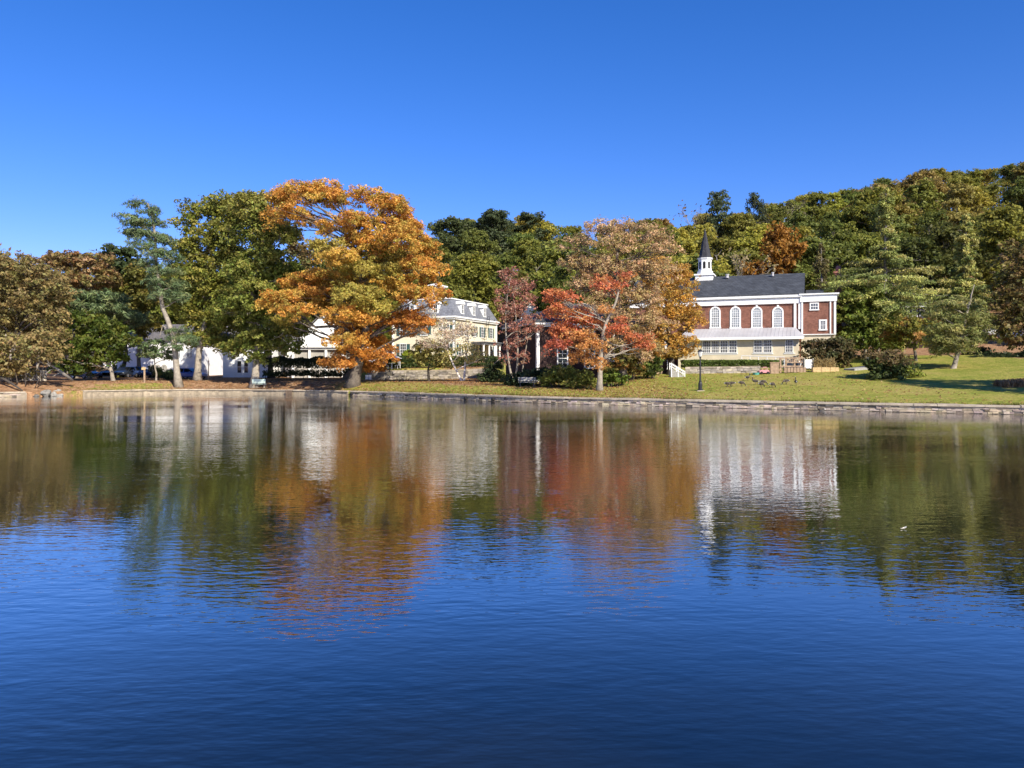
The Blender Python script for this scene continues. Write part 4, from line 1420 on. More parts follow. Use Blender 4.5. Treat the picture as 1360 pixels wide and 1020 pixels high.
def shutters(parent, loc, rz, wd, ht, fw=0.09):
    key = ('sh', round(wd, 3), round(ht, 3))
    if key not in WCACHE:
        s = MB()
        s.box(-wd * 0.28, wd * 0.28, -0.05, 0.02, 0, ht)
        s.box(-wd * 0.28, wd * 0.28, -0.062, -0.05, 0, 0.08)
        s.box(-wd * 0.28, wd * 0.28, -0.062, -0.05, ht - 0.08, ht)
        s.box(-wd * 0.28, wd * 0.28, -0.062, -0.05, ht * 0.5 - 0.04, ht * 0.5 + 0.04)
        WCACHE[key] = s.mesh("shutter", M['shutter'])
    for sd_ in (-1, 1):
        dx = sd_ * (wd / 2 + fw + wd * 0.28 + 0.01)
        link("shutter", WCACHE[key], parent, (loc[0] + dx * math.cos(rz), loc[1] + dx * math.sin(rz), loc[2]), rz)


class Face:
    """A facade between picture columns: local x along it from A to B, z = height over the root."""

    def __init__(s, pxa, Da, pxb, Db):
        s.A = np.array([wx(pxa, Da), Da])
        s.B = np.array([wx(pxb, Db), Db])
        v = s.B - s.A
        s.L = float(np.linalg.norm(v))
        s.e = v / s.L
        s.rz = math.atan2(v[1], v[0])

    def u(s, px):
        t = (px - HX) / F
        return float((t * s.A[1] - s.A[0]) / (s.e[0] - s.e[1] * t))

    def D(s, px):
        return float(s.A[1] + s.e[1] * s.u(px))

    def z(s, px, py):
        return wz(py, s.D(px))


def gable_solid(mb, x0, x1, y0, y1, z0, z1, axis='x', over=0.0, th=0.15):
    """Two roof slabs with a ridge along axis, from eave height z0 to ridge z1."""
    if axis == 'x':
        ym = (y0 + y1) / 2
        mb.extrude_x([(y0 - over, z0), (ym, z1), (ym, z1 - th), (y0 - over, z0 - th)][::-1], x0 - over, x1 + over)
        mb.extrude_x([(ym, z1), (y1 + over, z0), (y1 + over, z0 - th), (ym, z1 - th)][::-1], x0 - over, x1 + over)
    else:
        xm = (x0 + x1) / 2
        mb.extrude_y([(x0 - over, z0 - th), (xm, z1 - th), (xm, z1), (x0 - over, z0)], y0 - over, y1 + over)
        mb.extrude_y([(xm, z1 - th), (x1 + over, z0 - th), (x1 + over, z0), (xm, z1)], y0 - over, y1 + over)


def hip_roof(mb, x0, x1, y0, y1, z0, z1, over=0.4, inset=None, th=0.18):
    x0, x1, y0, y1 = x0 - over, x1 + over, y0 - over, y1 + over
    h = (y1 - y0) / 2 if inset is None else inset
    ym = (y0 + y1) / 2
    vs = [(x0, y0, z0), (x1, y0, z0), (x1, y1, z0), (x0, y1, z0), (x0 + h, ym, z1), (x1 - h, ym, z1),
          (x0, y0, z0 - th), (x1, y0, z0 - th), (x1, y1, z0 - th), (x0, y1, z0 - th)]
    mb.add(vs, [(0, 1, 5, 4), (2, 3, 4, 5), (1, 2, 5), (3, 0, 4), (6, 7, 1, 0), (7, 8, 2, 1), (8, 9, 3, 2), (9, 6, 0, 3), (9, 8, 7, 6)])


# ---- church
def build_church():
    f = Face(880, 93, 1110, 86)
    z0 = 2.2
    root = thing("church", "red brick church with white spire, arched windows and cream annex", "church", (f.A[0], f.A[1], z0), f.rz)
    Z = lambda px, py: f.z(px, py) - z0
    u0, un, u1 = -4.0, f.u(1064), f.L
    eave = Z(985, 396)
    W = 11.0
    ridge = wz(367.5, f.D(1000) + W / 2 + 0.4) - z0
    wl = MB()
    wl.box(u0, un, 0.0, W, -1.5, eave)
    wl.extrude_x([(0.0, eave), (W / 2, ridge - 0.2), (W, eave)][::-1], u0, un)
    wl.build("brick_wall", M['brick'], root)
    rf = MB()
    gable_solid(rf, u0, un, 0, W, eave + 0.32, ridge + 0.12, 'x', 0.35, 0.16)
    roof = rf.build("roof", M['slate'], root)
    for up, r in ((0.35, 0.2), (0.62, 0.14)):
        v = MB()
        v.lathe([(r, 0), (r, 0.35), (r * 1.3, 0.36), (r * 1.3, 0.45)], 10)
        v.build("roof_vent", M['metal_roof'], roof, (u0 + (un - u0) * up + 4.2, W / 2 - 0.9, ridge - 0.2))
    tr = MB()
    tr.box(u0, un - 0.02, -0.20, -0.002, Z(985, 405), Z(985, 399.5))      # frieze board
    tr.box(u0, un - 0.02, -0.12, -0.003, Z(985, 399.5) + 0.002, eave - 0.08)
    tr.box(u0, un + 0.1, -0.42, -0.004, eave - 0.078, eave + 0.16)         # gutter and soffit
    for px in (1056, 1062):
        uu = f.u(px)
        tr.box(uu - 0.13, uu + 0.13, -0.16, -0.004, Z(1060, 437), Z(985, 405) - 0.003)
    tr.build("cornice", M['white'], root)
    # arched windows
    for px in (950, 976.8, 1005.2, 1033.2):
        uu = f.u(px)
        zb = Z(px, 434.5)
        zt = Z(px, 409)
        window(root, (uu, 0.0, zb), 0.0, 0.88, zt - zb, 4, 8, 'pane_pale', 'white', 0.17, arch=True)
    # right block with its flat roof
    blk = MB()
    blk.box(un + 0.03, u1, -0.15, 8.5, Z(1090, 443.5), Z(1090, 392))
    blk.build("brick_wall", M['brick'], root)
    base = MB()
    base.box(un + 0.03, u1 - 0.05, -0.05, 8.4, -1.5, Z(1090, 443.5) - 0.003)
    base.build("foundation", M['cream'], root)
    cap = MB()
    cap.box(un - 0.12, u1 + 0.12, -0.32, 8.6, Z(1090, 400.5), Z(1090, 391.5) + 0.0)
    cap.box(un - 0.2, u1 + 0.35, -0.5, 8.75, Z(1090, 391.5) + 0.003, Z(1090, 389.8))
    for ua, ub in ((un + 0.03, un + 0.2), (u1 - 0.62, u1 - 0.48), (u1 - 0.2, u1 + 0.03)):
        cap.box(ua, ub, -0.26, -0.152, Z(1090, 443.5), Z(1090, 400.5) - 0.003)
    cap.box(un + 0.03, u1 + 0.03, -0.24, -0.155, Z(1090, 444.6), Z(1090, 443.6))
    cap.build("parapet", M['white'], root)
    rf2 = MB()
    gable_solid(rf2, un + 0.45, u1 - 1.2, 3.0, 9.5, Z(1090, 389.8) + 0.15, Z(1090, 377.5), 'x', 0.0, 0.15)
    rf2.build("roof", M['slate'], root)
    window(root, (f.u(1081.5), -0.15, Z(1081, 411)), 0, 0.72, Z(1081, 403.5) - Z(1081, 411), 3, 2, 'pane_mid', fw=0.12)
    window(root, (f.u(1093), -0.15, Z(1093, 437)), 0, 0.50, Z(1093, 426.5) - Z(1093, 437), 2, 4, 'pane_mid', fw=0.17)
    ch = MB()
    uc = f.u(1104) + 1.0
    ch.box(uc - 0.36, uc + 0.36, 9.5, 10.3, Z(1100, 445), Z(1100, 362) + 1.0)
    ch.box(uc - 0.55, uc + 0.55, 9.4, 10.5, Z(1100, 362) + 1.003, Z(1100, 362) + 1.25)
    ch.lathe([(0.30, Z(1100, 362) + 1.253), (0.34, Z(1100, 362) + 1.6), (0.2, Z(1100, 362) + 1.95)], 10, (uc, 9.95))
    ch.build("chimney", M['chimney'], root)
    # annex with lean-to roof
    dep = 4.2
    ua, ub = f.u(906) - 0.2, f.u(1066) + 0.25
    sc = (f.D(985) - dep)
    zz = lambda py: wz(py, sc) - z0
    an = MB()
    an.box(ua + 0.35, ub - 0.6, -dep + 0.35, -0.03, -1.5, zz(448.5))
    an.build("annex_wall", M['cream'], root)
    ar = MB()
    ztop = Z(985, 436.3)
    zl = zz(447.6)
    ar.hexa([(ua - 0.1, -dep - 0.25, zl - 0.16), (ub, -dep - 0.25, zl - 0.16), (ub - 1.0, -0.35, ztop - 0.16), (ua + 1.1, -0.35, ztop - 0.16)],
            [(ua - 0.1, -dep - 0.25, zl), (ub, -dep - 0.25, zl), (ub - 1.0, -0.35, ztop), (ua + 1.1, -0.35, ztop)])
    ar.add([(ua - 0.1, -dep - 0.25, zl - 0.01), (ua + 1.1, -0.35, ztop - 0.01), (ua - 0.1, -0.35, zl - 0.01)], [(0, 1, 2)])
    ar.add([(ub, -dep - 0.25, zl - 0.01), (ub - 1.0, -0.35, ztop - 0.01), (ub, -0.35, zl - 0.01)], [(2, 1, 0)])
    nrib = 30
    for i in range(nrib):
        q = ua + 0.9 + (ub - ua - 1.9) * i / (nrib - 1)
        ar.hexa([(q - 0.02, -dep - 0.25, zl + 0.002), (q + 0.02, -dep - 0.25, zl + 0.002), (q + 0.02, -0.35, ztop + 0.002), (q - 0.02, -0.35, ztop + 0.002)],
                [(q - 0.02, -dep - 0.25, zl + 0.03), (q + 0.02, -dep - 0.25, zl + 0.03), (q + 0.02, -0.35, ztop + 0.03), (q - 0.02, -0.35, ztop + 0.03)])
    aro = ar.build("annex_roof", M['metal_roof'], root)
    fs = MB()
    fs.box(ua, ub - 0.1, -dep - 0.33, -dep - 0.252, zl - 0.3, zl - 0.03)
    fs.build("fascia", M['white'], aro)
    yf = -dep + 0.35
    tcol = lambda px: (lambda t: float((t * f.A[1] - f.A[0] + yf * (t * f.e[0] + f.e[1])) / (f.e[0] - f.e[1] * t)))((px - HX) / F)
    trm = MB()
    for a, b in ((931, 980), (999, 1027), (1041, 1056)):
        x0, x1 = tcol(a), tcol(b)
        trm.box(x0, x1, yf - 0.05, yf - 0.002, zz(467.8) - 0.22, zz(467.8) - 0.1)
    trm.build("sill", M['white'], root)
    for a, b in ((933, 944), (945, 955.5), (956.5, 967), (968, 979), (1001, 1012.5), (1014, 1025.5), (1043, 1053.5)):
        x0, x1 = tcol(a), tcol(b)
        hb = zz(467.8)
        window(root, ((x0 + x1) / 2, yf, hb), 0, (x1 - x0) - 0.14, zz(452.2) - hb, 4, 4, 'pane_mid' if a < 955 else 'pane', fw=0.07)
    # steeple on the ridge
    us = f.u(937) - 0.75
    st = MB()
    rb = ridge + 0.12
    ym = W / 2
    st.box(us - 1.05, us + 1.05, ym - 1.05, ym + 1.05, rb - 1.0, rb + 0.12)
    st.box(us - 1.2, us + 1.2, ym - 1.2, ym + 1.2, rb + 0.123, rb + 0.3)
    st.lathe([(1.0, rb + 0.303), (1.0, rb + 0.7), (0.85, rb + 0.73), (0.83, rb + 2.1), (0.93, rb + 2.2), (1.0, rb + 2.36), (0.86, rb + 2.38)], 8, (us, ym), math.pi / 8)
    sto = st.build("steeple", M['white'], root)
    for k in range(8):
        a = k * math.pi / 4
        lv = MB()
        lv.extrude_y([(-0.16, 0)] + [(-0.16 * math.cos(math.pi * i / 8), 0.75 + 0.16 * math.sin(math.pi * i / 8)) for i in range(9)] + [(0.16, 0)], -0.012, 0.05)
        # the ring's flat sides stand half a step from its corners
        rr = 0.84 * math.cos(math.pi / 8)
        lv.build("belfry_opening", M['dark'], sto, (us + rr * math.cos(a), ym + rr * math.sin(a), rb + 0.98), a + math.pi / 2)
    sp = MB()
    top = wz(304, f.D(938) + W / 2) - z0
    sp.lathe([(0.9, rb + 2.383), (0.72, rb + 2.75), (0.03, top)], 8, (us, ym), math.pi / 8)
    sp.build("spire", M['spire'], root)
    # left wing white trim seen between the leaves
    return f


CH = build_church()


# ---- mansard house
def build_mansard():
    cx, cy = wx(602.5, 118), 118.0
    f = Face(602.5, 118, 659, 132)               # right face
    rz = f.rz
    z0 = 3.6
    root = thing("mansard_house", "cream clapboard house with grey mansard roof, dormers and cupola", "house", (cx, cy, z0), rz)
    Lr, Wl = f.L, 10.9                            # local x along the right face, local +y goes left/back
    Z = lambda py: wz(py, 118) - z0
    ev = Z(419.5)
    wl = MB()
    wl.box(0, Lr, 0, Wl, -2.0, ev - 0.25)
    wl.build("wall", M['cream_siding'], root)
    cb = MB()
    for (x, y) in ((0, 0), (Lr, 0), (0, Wl), (Lr, Wl)):
        cb.box(x - 0.12, x + 0.12, y - 0.12, y + 0.12, -2, ev - 0.253)
    cb.box(-0.45, Lr + 0.45, -0.45, Wl + 0.45, ev - 0.25, ev)
    cb.box(-0.3, Lr + 0.3, -0.3, Wl + 0.3, ev - 0.5, ev - 0.252)
    cb.build("cornice", M['white'], root)
    i, ht = 1.15, 2.75
    rf = MB()
    rf.hexa([(-0.25, -0.25, ev + 0.003), (Lr + 0.25, -0.25, ev + 0.003), (Lr + 0.25, Wl + 0.25, ev + 0.003), (-0.25, Wl + 0.25, ev + 0.003)],
            [(i, i, ev + ht), (Lr - i, i, ev + ht), (Lr - i, Wl - i, ev + ht), (i, Wl - i, ev + ht)])
    roof = rf.build("roof", M['slate_grey'], root)
    dk = MB()
    dk.box(i - 0.15, Lr - i + 0.15, i - 0.15, Wl - i + 0.15, ev + ht + 0.003, ev + ht + 0.16)
    dk.build("roof_curb", M['white'], roof)
    fz = Z(444.5)
    gzz = Z(471)
    for px in (610.5, 619, 630, 640.5, 652):
        u = f.u(px)
        for zb in (fz, gzz):
            window(root, (u, 0, zb), 0, 0.9, 1.65, 2, 4, 'pane', fw=0.1)
            if px not in (619,):
                shutters(root, (u, 0, zb), 0, 0.9, 1.65, 0.1)
    # the left face: local outward is -x, along it +y
    for v in (1.3, 5.2, 9.0):
        for zb in (fz, gzz):
            window(root, (0, v, zb), -math.pi / 2, 1.05, 1.75, 3, 4, 'pane', fw=0.1)
            shutters(root, (0, v, zb), -math.pi / 2, 1.05, 1.75, 0.1)
    # dormers on the right face and one on the left
    for kk, px in enumerate((614.5, 629.5, 644)):
        u = f.u(px)
        d = MB()
        d.box(u - 0.55, u + 0.55, 0.05, 1.3, ev + 0.35, ev + 2.0)
        d.extrude_y([(u - 0.75, ev + 2.003), (u + 0.75, ev + 2.003), (u + 0.45, ev + 2.4), (u, ev + 2.55), (u - 0.45, ev + 2.4)], -0.1, 1.4)
        do = d.build("dormer", M['white'], root)
        window(do, (u, 0.05, ev + 0.6), 0, 0.6, 1.25, 2, 2, 'pane', fw=0.12)
    for v in (3.2, 7.4):
        d = MB()
        d.box(0.05, 1.3, v - 0.55, v + 0.55, ev + 0.35, ev + 2.0)
        d.extrude_x([(v - 0.75, ev + 2.003), (v + 0.75, ev + 2.003), (v + 0.45, ev + 2.4), (v, ev + 2.55), (v - 0.45, ev + 2.4)], -0.1, 1.4)
        do = d.build("dormer", M['white'], root)
        window(do, (0.05, v, ev + 0.6), -math.pi / 2, 0.6, 1.25, 2, 2, 'pane', fw=0.12)
    # cupola
    cu = MB()
    X, Y_ = 4.6, 5.6
    zt = ev + ht + 0.16
    cu.box(X - 1.15, X + 1.15, Y_ - 1.15, Y_ + 1.15, zt, zt + 0.6)
    cu.box(X - 0.9, X + 0.9, Y_ - 0.9, Y_ + 0.9, zt + 0.603, zt + 2.2)
    cu.box(X - 1.35, X + 1.35, Y_ - 1.35, Y_ + 1.35, zt + 2.203, zt + 2.4)
    cu.hexa([(X - 1.2, Y_ - 1.2, zt + 2.403), (X + 1.2, Y_ - 1.2, zt + 2.403), (X + 1.2, Y_ + 1.2, zt + 2.403), (X - 1.2, Y_ + 1.2, zt + 2.403)],
            [(X - 0.3, Y_ - 0.3, zt + 2.75), (X + 0.3, Y_ - 0.3, zt + 2.75), (X + 0.3, Y_ + 0.3, zt + 2.75), (X - 0.3, Y_ + 0.3, zt + 2.75)])
    co = cu.build("cupola", M['white'], root)
    for k in (-0.42, 0.42):
        window(co, (X + k, Y_ - 0.9, zt + 0.85), 0, 0.45, 1.1, 1, 2, 'pane', fw=0.06)
        window(co, (X - 0.9, Y_ + k, zt + 0.85), -math.pi / 2, 0.45, 1.1, 1, 2, 'pane', fw=0.06)
    for (x, y) in ((1.9, 3.3), (2.2, 7.2)):
        c = MB()
        c.box(x - 0.5, x + 0.5, y - 0.4, y + 0.4, ev + 1.5, ev + ht + 1.6)
        c.box(x - 0.6, x + 0.6, y - 0.5, y + 0.5, ev + ht + 1.603, ev + ht + 1.85)
        c.build("chimney", M['chimney'], root)
    # entrance porch on the right face
    po = MB()
    a, b = f.u(626), f.u(650)
    po.box(a, b, -2.3, -0.02, gzz + 1.75, gzz + 2.05)
    po.box(a - 0.2, b + 0.2, -2.5, -0.02, gzz + 2.053, gzz + 2.2)
    pr = po.build("porch_roof", M['slate_grey'], root)
    for x in np.linspace(a + 0.3, b - 0.3, 4):
        c = MB()
        c.lathe([(0.16, -2), (0.14, gzz + 1.6), (0.2, gzz + 1.62), (0.2, gzz + 1.747)], 10, (x, -2.05))
        c.build("porch_column", M['white'], root)
    # iron fire escape on the right face's upper storey
    ir = MB()
    u = f.u(644)
    for k in range(2):
        ir.tube([(u + 0.9 * k, -0.5, ev + 0.6), (u + 0.9 * k - 1.6, -0.6, fz - 0.4)], 0.035, 5)
    for k in range(9):
        q = k / 8
        ir.tube([(u - 1.6 * q, -0.55, ev + 0.6 + (fz - ev - 1.0) * q), (u + 0.9 - 1.6 * q, -0.55, ev + 0.6 + (fz - ev - 1.0) * q)], 0.03, 4)
    ir.build("fire_escape", M['iron'], root)
    pp = MB()
    pp.tube([(0.2, -0.16, -1), (0.2, -0.16, ev - 0.5)], 0.06, 6)
    pp.build("downpipe", M['shutter'], root)


build_mansard()


# ---- white houses on the left
def simple_house(name, label, pxa, Da, pxb, Db, base_py, eave_py, ridge_py, depth, wall, roofm, roof='hip', over=0.45):
    f = Face(pxa, Da, pxb, Db)
    zb = gz((f.A[0] + f.B[0]) / 2, (f.A[1] + f.B[1]) / 2) - 0.3
    root = thing(name, label, "house", (f.A[0], f.A[1], zb), f.rz)
    pm = (pxa + pxb) / 2
    ev = f.z(pm, eave_py) - zb
    rd = wz(ridge_py, f.D(pm) + depth / 2) - zb
    w_ = MB()
    w_.box(0, f.L, 0, depth, -1, ev - 0.1)
    if roof == 'gx':
        w_.extrude_x([(0, ev - 0.1), (depth / 2, rd - 0.25), (depth, ev - 0.1)][::-1], 0, f.L)
    if roof == 'gy':
        rd = f.z(pm, ridge_py) - zb
        w_.extrude_y([(0, ev - 0.1), (f.L, ev - 0.1), (f.L / 2, rd - 0.25)], 0, depth)
    w_.build("wall", M[wall], root)
    r_ = MB()
    if roof == 'hip':
        hip_roof(r_, 0, f.L, 0, depth, ev + 0.1, rd, over)
    elif roof == 'gx':
        gable_solid(r_, 0, f.L, 0, depth, ev, rd, 'x', over)
    else:
        gable_solid(r_, 0, f.L, 0, depth, ev, rd, 'y', over)
    r_.build("roof", M[roofm], root)
    return root, f, zb, ev, rd


root, f, zb, ev, rd = simple_house("white_house", "long white stucco house with grey hip roof and arched openings at left", 137, 124, 262, 121, 505, 452, 431, 9, 'stucco', 'roof_grey')
for px in (201, 209.5, 218):
    o = MB()
    o.extrude_y([(-0.55, 0)] + [(-0.55 * math.cos(math.pi * i / 10), 1.35 + 0.55 * math.sin(math.pi * i / 10)) for i in range(11)] + [(0.55, 0)], -0.03, 0.01)
    o.build("arched_doorway", M['curtain'], root, (f.u(px), 0, f.z(px, 500) - zb))
for px in (150, 166, 184, 236, 252):
    window(root, (f.u(px), 0, f.z(px, 474) - zb), 0, 0.9, 1.3, 2, 2, 'pane_pale')
root, f, zb, ev, rd = simple_house("white_house", "white clapboard house mostly hidden behind the green oaks", 296, 112, 352, 112, 505, 448, 425, 9, 'white_siding', 'roof_grey', 'gx')
for px in (318, 327):
    window(root, (f.u(px), 0, f.z(px, 495) - zb), 0, 0.55, 1.7, 1, 2, 'pane')

root, f, zb, ev, rd = simple_house("white_house", "bright white gabled house with a columned porch behind the orange maple", 399, 116, 470, 116, 505, 446, 410, 10, 'white_siding', 'roof_grey', 'gy', 0.35)
window(root, (f.u(430.5), 0, f.z(430, 459) - zb), 0, 0.75, 1.25, 3, 4, 'pane_pale')
pb = MB()
zp = f.z(430, 465) - zb
pb.box(-0.6, f.L + 1.6, -3.0, -0.02, zp + 0.003, zp + 0.3)
pb.box(-0.9, f.L + 1.9, -3.3, -0.02, zp + 0.303, zp + 0.5)
pb.build("porch_roof", M['white'], root)
for u in np.linspace(-0.3, f.L + 1.3, 5):
    c = MB()
    c.box(u - 0.17, u + 0.17, -2.9, -2.56, -1.0, zp)
    c.build("porch_column", M['white'], root)
c = MB()
c.box(-0.1, f.L + 1.0, -2.5, -2.44, 0.2, zp - 0.1)
c.build("porch_blind", M['curtain'], root)
wg = MB()
wg.box(-2.6, -0.02, 1.0, 8, -1, f.z(390, 457) - zb)
wg.build("wing_wall", M['white_siding'], root)
wg = MB()
zz0, zz1 = f.z(390, 457) - zb, f.z(390, 438) - zb
wg.hexa([(-3.1, 0.5, zz0), (-0.03, 0.5, zz0), (-0.03, 4.5, zz1), (-3.1, 4.5, zz1)], [(-3.1, 0.5, zz0 + 0.2), (-0.03, 0.5, zz0 + 0.2), (-0.03, 4.5, zz1 + 0.2), (-3.1, 4.5, zz1 + 0.2)])
wg.hexa([(-3.1, 4.52, zz1), (-0.03, 4.52, zz1), (-0.03, 8.4, zz0), (-3.1, 8.4, zz0)], [(-3.1, 4.52, zz1 + 0.2), (-0.03, 4.52, zz1 + 0.2), (-0.03, 8.4, zz0 + 0.2), (-3.1, 8.4, zz0 + 0.2)])
wg.build("wing_roof", M['roof_grey'], root)

root, f, zb, ev, rd = simple_house("white_house", "white sided house with grey roof glimpsed between orange maple and mansard house", 488, 142, 526, 142, 500, 431, 415, 9, 'white_siding', 'roof_grey', 'gx')
root, f, zb, ev, rd = simple_house("white_house", "small house whose white gable peak shows above the red birch", 692, 128, 718, 128, 500, 418, 399, 9, 'white_siding', 'roof_grey', 'gy', 0.3)

# ---- brick house behind the red maple, tree shade put into its wall colour
root, f, zb, ev, rd = simple_house("brick_house", "brick house darkened for tree shade, white corner post and trim behind the red maple", 714, 79, 884, 84, 500, 429, 404, 10, 'brick_shade_toned', 'slate', 'hip', 0.6)
t_ = MB()
t_.box(-0.16, 0.16, -0.16, 0.16, -1, ev - 0.52)
t_.box(-0.5, f.L + 0.5, -0.5, -0.01, ev - 0.3, ev - 0.09)
t_.box(-0.5, -0.01, -0.008, 9.9, ev - 0.3, ev - 0.09)
t_.box(-0.3, f.L, -0.25, -0.012, ev - 0.52, ev - 0.303)
t_.box(f.L - 0.2, f.L + 0.16, -0.16, 0.16, -1, ev - 0.523)
t_.build("trim", M['white'], root)
for px in (747, 783, 809, 845):
    window(root, (f.u(px), 0, f.z(px, 488) - zb), 0, 1.0, 1.9, 2, 4, 'pane', fw=0.13)
    window(root, (f.u(px), 0, f.z(px, 452) - zb), 0, 1.0, 1.6, 2, 4, 'pane', fw=0.13)
# ---- house in the trees at the right
root, f, zb, ev, rd = simple_house("bungalow", "dark low house with pale eave among the right hand trees", 1196, 112, 1252, 110, 470, 407, 398, 8, 'brick_shade_toned', 'roof_grey', 'hip', 0.9)
t_ = MB()
t_.box(-1.0, f.L + 1.0, -1.0, -0.9, ev - 0.14, ev + 0.06)
t_.build("fascia", M['white'], root)
for px in (1212, 1228, 1240):
    window(root, (f.u(px), 0, f.z(px, 424) - zb), 0, 1.1, 1.3, 2, 2, 'pane_mid')
# ---- garden shed by the steps
root, f, zb, ev, rd = simple_house("garden_shed", "small dark brown shed left of the white steps", 862, 80, 886, 80, 498, 476, 470, 2.5, 'brick_shade_toned', 'slate', 'gx', 0.25)
bx_ = MB()
bx_.box(0.7, 1.4, -0.05, 0.0, 0.1, 1.5)
bx_.build("door", M['wood'], root)


# ------------------------------------------------------------------ stone garden walls
def rubble_wall(name, label, pts, h, th, seed, base=0.0, tone=0.3, crown=None):
    """Random coursed stones along ground points; the core keeps the light out between them."""
    rg = np.random.default_rng(seed)
    P = np.array(pts)
    loc = np.array([P[0][0], P[0][1], gz(*P[0])])
    root = thing(name, label, "wall", loc)
    core, st = MB(), MB()
    for a, b in zip(P[:-1], P[1:]):
        L = np.linalg.norm(b - a)
        d = (b - a) / L
        n = np.array([d[1], -d[0]])
        ga, gb = gz(*a) - 0.4, gz(*b) - 0.4
        lo = [(*(a - loc[:2]), ga - loc[2]), (*(b - loc[:2]), gb - loc[2]), (*(b - n * th - loc[:2]), gb - loc[2]), (*(a - n * th - loc[:2]), ga - loc[2])]
        hi = [(q[0], q[1], q[2] + 0.4 + h - 0.06) for q in lo]
        core.hexa(lo, hi)
        z = 0.0
        while z < h - 0.08:
            hr = min(rg.uniform(0.12, 0.34), h - z)
            q = 0.0
            while q < L - 0.1:
                w_ = min(rg.uniform(0.18, 0.85), L - q)
                v = tone * rg.uniform(0.55, 1.35)
                st.col = (v * 1.05, v * 0.93, v * rg.uniform(0.68, 0.82))
                dep = rg.uniform(0.03, 0.10)
                pa, pb = a + d * (q + 0.015) - loc[:2], a + d * (q + w_ - 0.015) - loc[:2]
                g0 = ga + 0.3 + (gb - ga) * q / L - loc[2] + z
                j = lambda s_: rg.uniform(-s_, s_)
                lo = [(*(pa + n * dep), g0 + j(.02)), (*(pb + n * dep), g0 + j(.02)), (*(pb - n * (th + 0.03)), g0), (*(pa - n * (th + 0.03)), g0)]
                hi = [(*(pa + n * (dep - 0.02)), g0 + hr - 0.02 + j(.02)), (*(pb + n * (dep - 0.02)), g0 + hr - 0.02 + j(.02)), (*(pb - n * (th + 0.03)), g0 + hr - 0.02), (*(pa - n * (th + 0.03)), g0 + hr - 0.02)]
                st.hexa(lo, hi)
                q += w_
            z += hr
    core.build("wall_core", M['mortar'], root)
    st.build("stone_facing", M['stone'], root, colors=True)
    return root


def pxy(px, D):
    return (wx(px, D), D)


rubble_wall("garden_wall", "tan rubble garden wall below the long hedge", [pxy(488, 96.3), pxy(540, 96.1), pxy(600, 95.9), pxy(650, 95.8)], 1.25, 0.4, 401, tone=0.25)
rubble_wall("garden_wall", "low grey stone wall in front of the bright green hedge", [pxy(910, 79.8), pxy(960, 78.8), pxy(1010, 77.6)], 0.75, 0.4, 402, tone=0.36)
rubble_wall("garden_wall", "pale stone wall behind the bushes at the far left bank", [pxy(-40, 84.5), pxy(20, 86.5), pxy(62, 89)], 1.3, 0.4, 403, tone=0.42)


def rock(label, px, D, r, seed, tone):
    rg = np.random.default_rng(seed)
    mb = MB()
    n, k = 10, 6
    ph = rg.uniform(0, 6, 6)
    vs, fs = [], []
    for i in range(k + 1):
        t = math.pi * i / k
        for j in range(n):
            a = 2 * math.pi * j / n
            q = r * (1 + 0.22 * math.sin(2 * a + ph[0]) * math.sin(t + ph[1]) + 0.18 * math.sin(3 * t + a + ph[2]) + rg.uniform(-0.06, 0.06))
            vs.append((q * 1.25 * math.sin(t) * math.cos(a), q * math.sin(t) * math.sin(a), q * 0.75 * math.cos(t)))
    for i in range(k):
        for j in range(n):
            fs.append((i * n + j, (i + 1) * n + j, (i + 1) * n + (j + 1) % n, i * n + (j + 1) % n))
    mb.col = tone
    mb.add(vs, fs)
    x = wx(px, D)
    o = mb.build("boulder", M['stone'], None, (x, D, 0.02 + 0.14 * (seed % 3)), rg.uniform(0, 3), colors=True)
    tag(o, label, "boulder", "boulders in the gap of the pond wall")


for i, px in enumerate((48, 55, 61, 66, 71, 76, 80)):
    Dq = 81.0
    for _ in range(8):
        Dq = float(shore(wx(px, Dq)))
    v = (0.14, 0.16, 0.22, 0.26, 0.3, 0.32, 0.32, 0.3, 0.16, 0.28, 0.3)[i]
    rock("rough boulder tumbled at the gap between the left pond walls", px, Dq - 0.2 + 0.6 * (i % 2), 0.26 + 0.09 * (i % 3), 420 + i, (v, v * 0.93, v * 0.8))


# a fallen limb leaning over the left bank
mb = MB()
p = [at(96, 505, 83), at(84, 496, 82), at(74, 489, 81.5), at(66, 484, 81), at(50, 480, 80.5)]
l0 = p[0]
mb.tube([q - l0 for q in p], [0.17, 0.15, 0.12, 0.09, 0.04], 8)
for (a, b) in ((at(84, 496, 82), at(70, 500, 81)), (at(74, 489, 81.5), at(60, 497, 80)), (at(66, 484, 81), at(58, 474, 80.5))):
    mb.tube([a - l0, (a + b) / 2 - l0 + [0, 0, 0.15], b - l0], [0.08, 0.06, 0.02], 6)
tag(mb.build("fallen_limb", M['bark_grey'], None, l0, smooth=True), "grey fallen limb leaning over the left stone bank", "branch")
mb = MB()
p = [at(30, 519, 78.5), at(20, 512, 79), at(8, 505, 79.5), at(-8, 497, 80)]
l0 = p[0]
mb.tube([q - l0 for q in p], [0.06, 0.11, 0.14, 0.16], 8)
mb.tube([p[1] - l0, at(26, 506, 78.6) - l0, at(34, 503, 78.3) - l0], [0.07, 0.05, 0.02], 6)
tag(mb.build("fallen_limb", M['bark_dark'], None, l0, smooth=True), "dark bare limb drooping to the water at the far left", "branch")


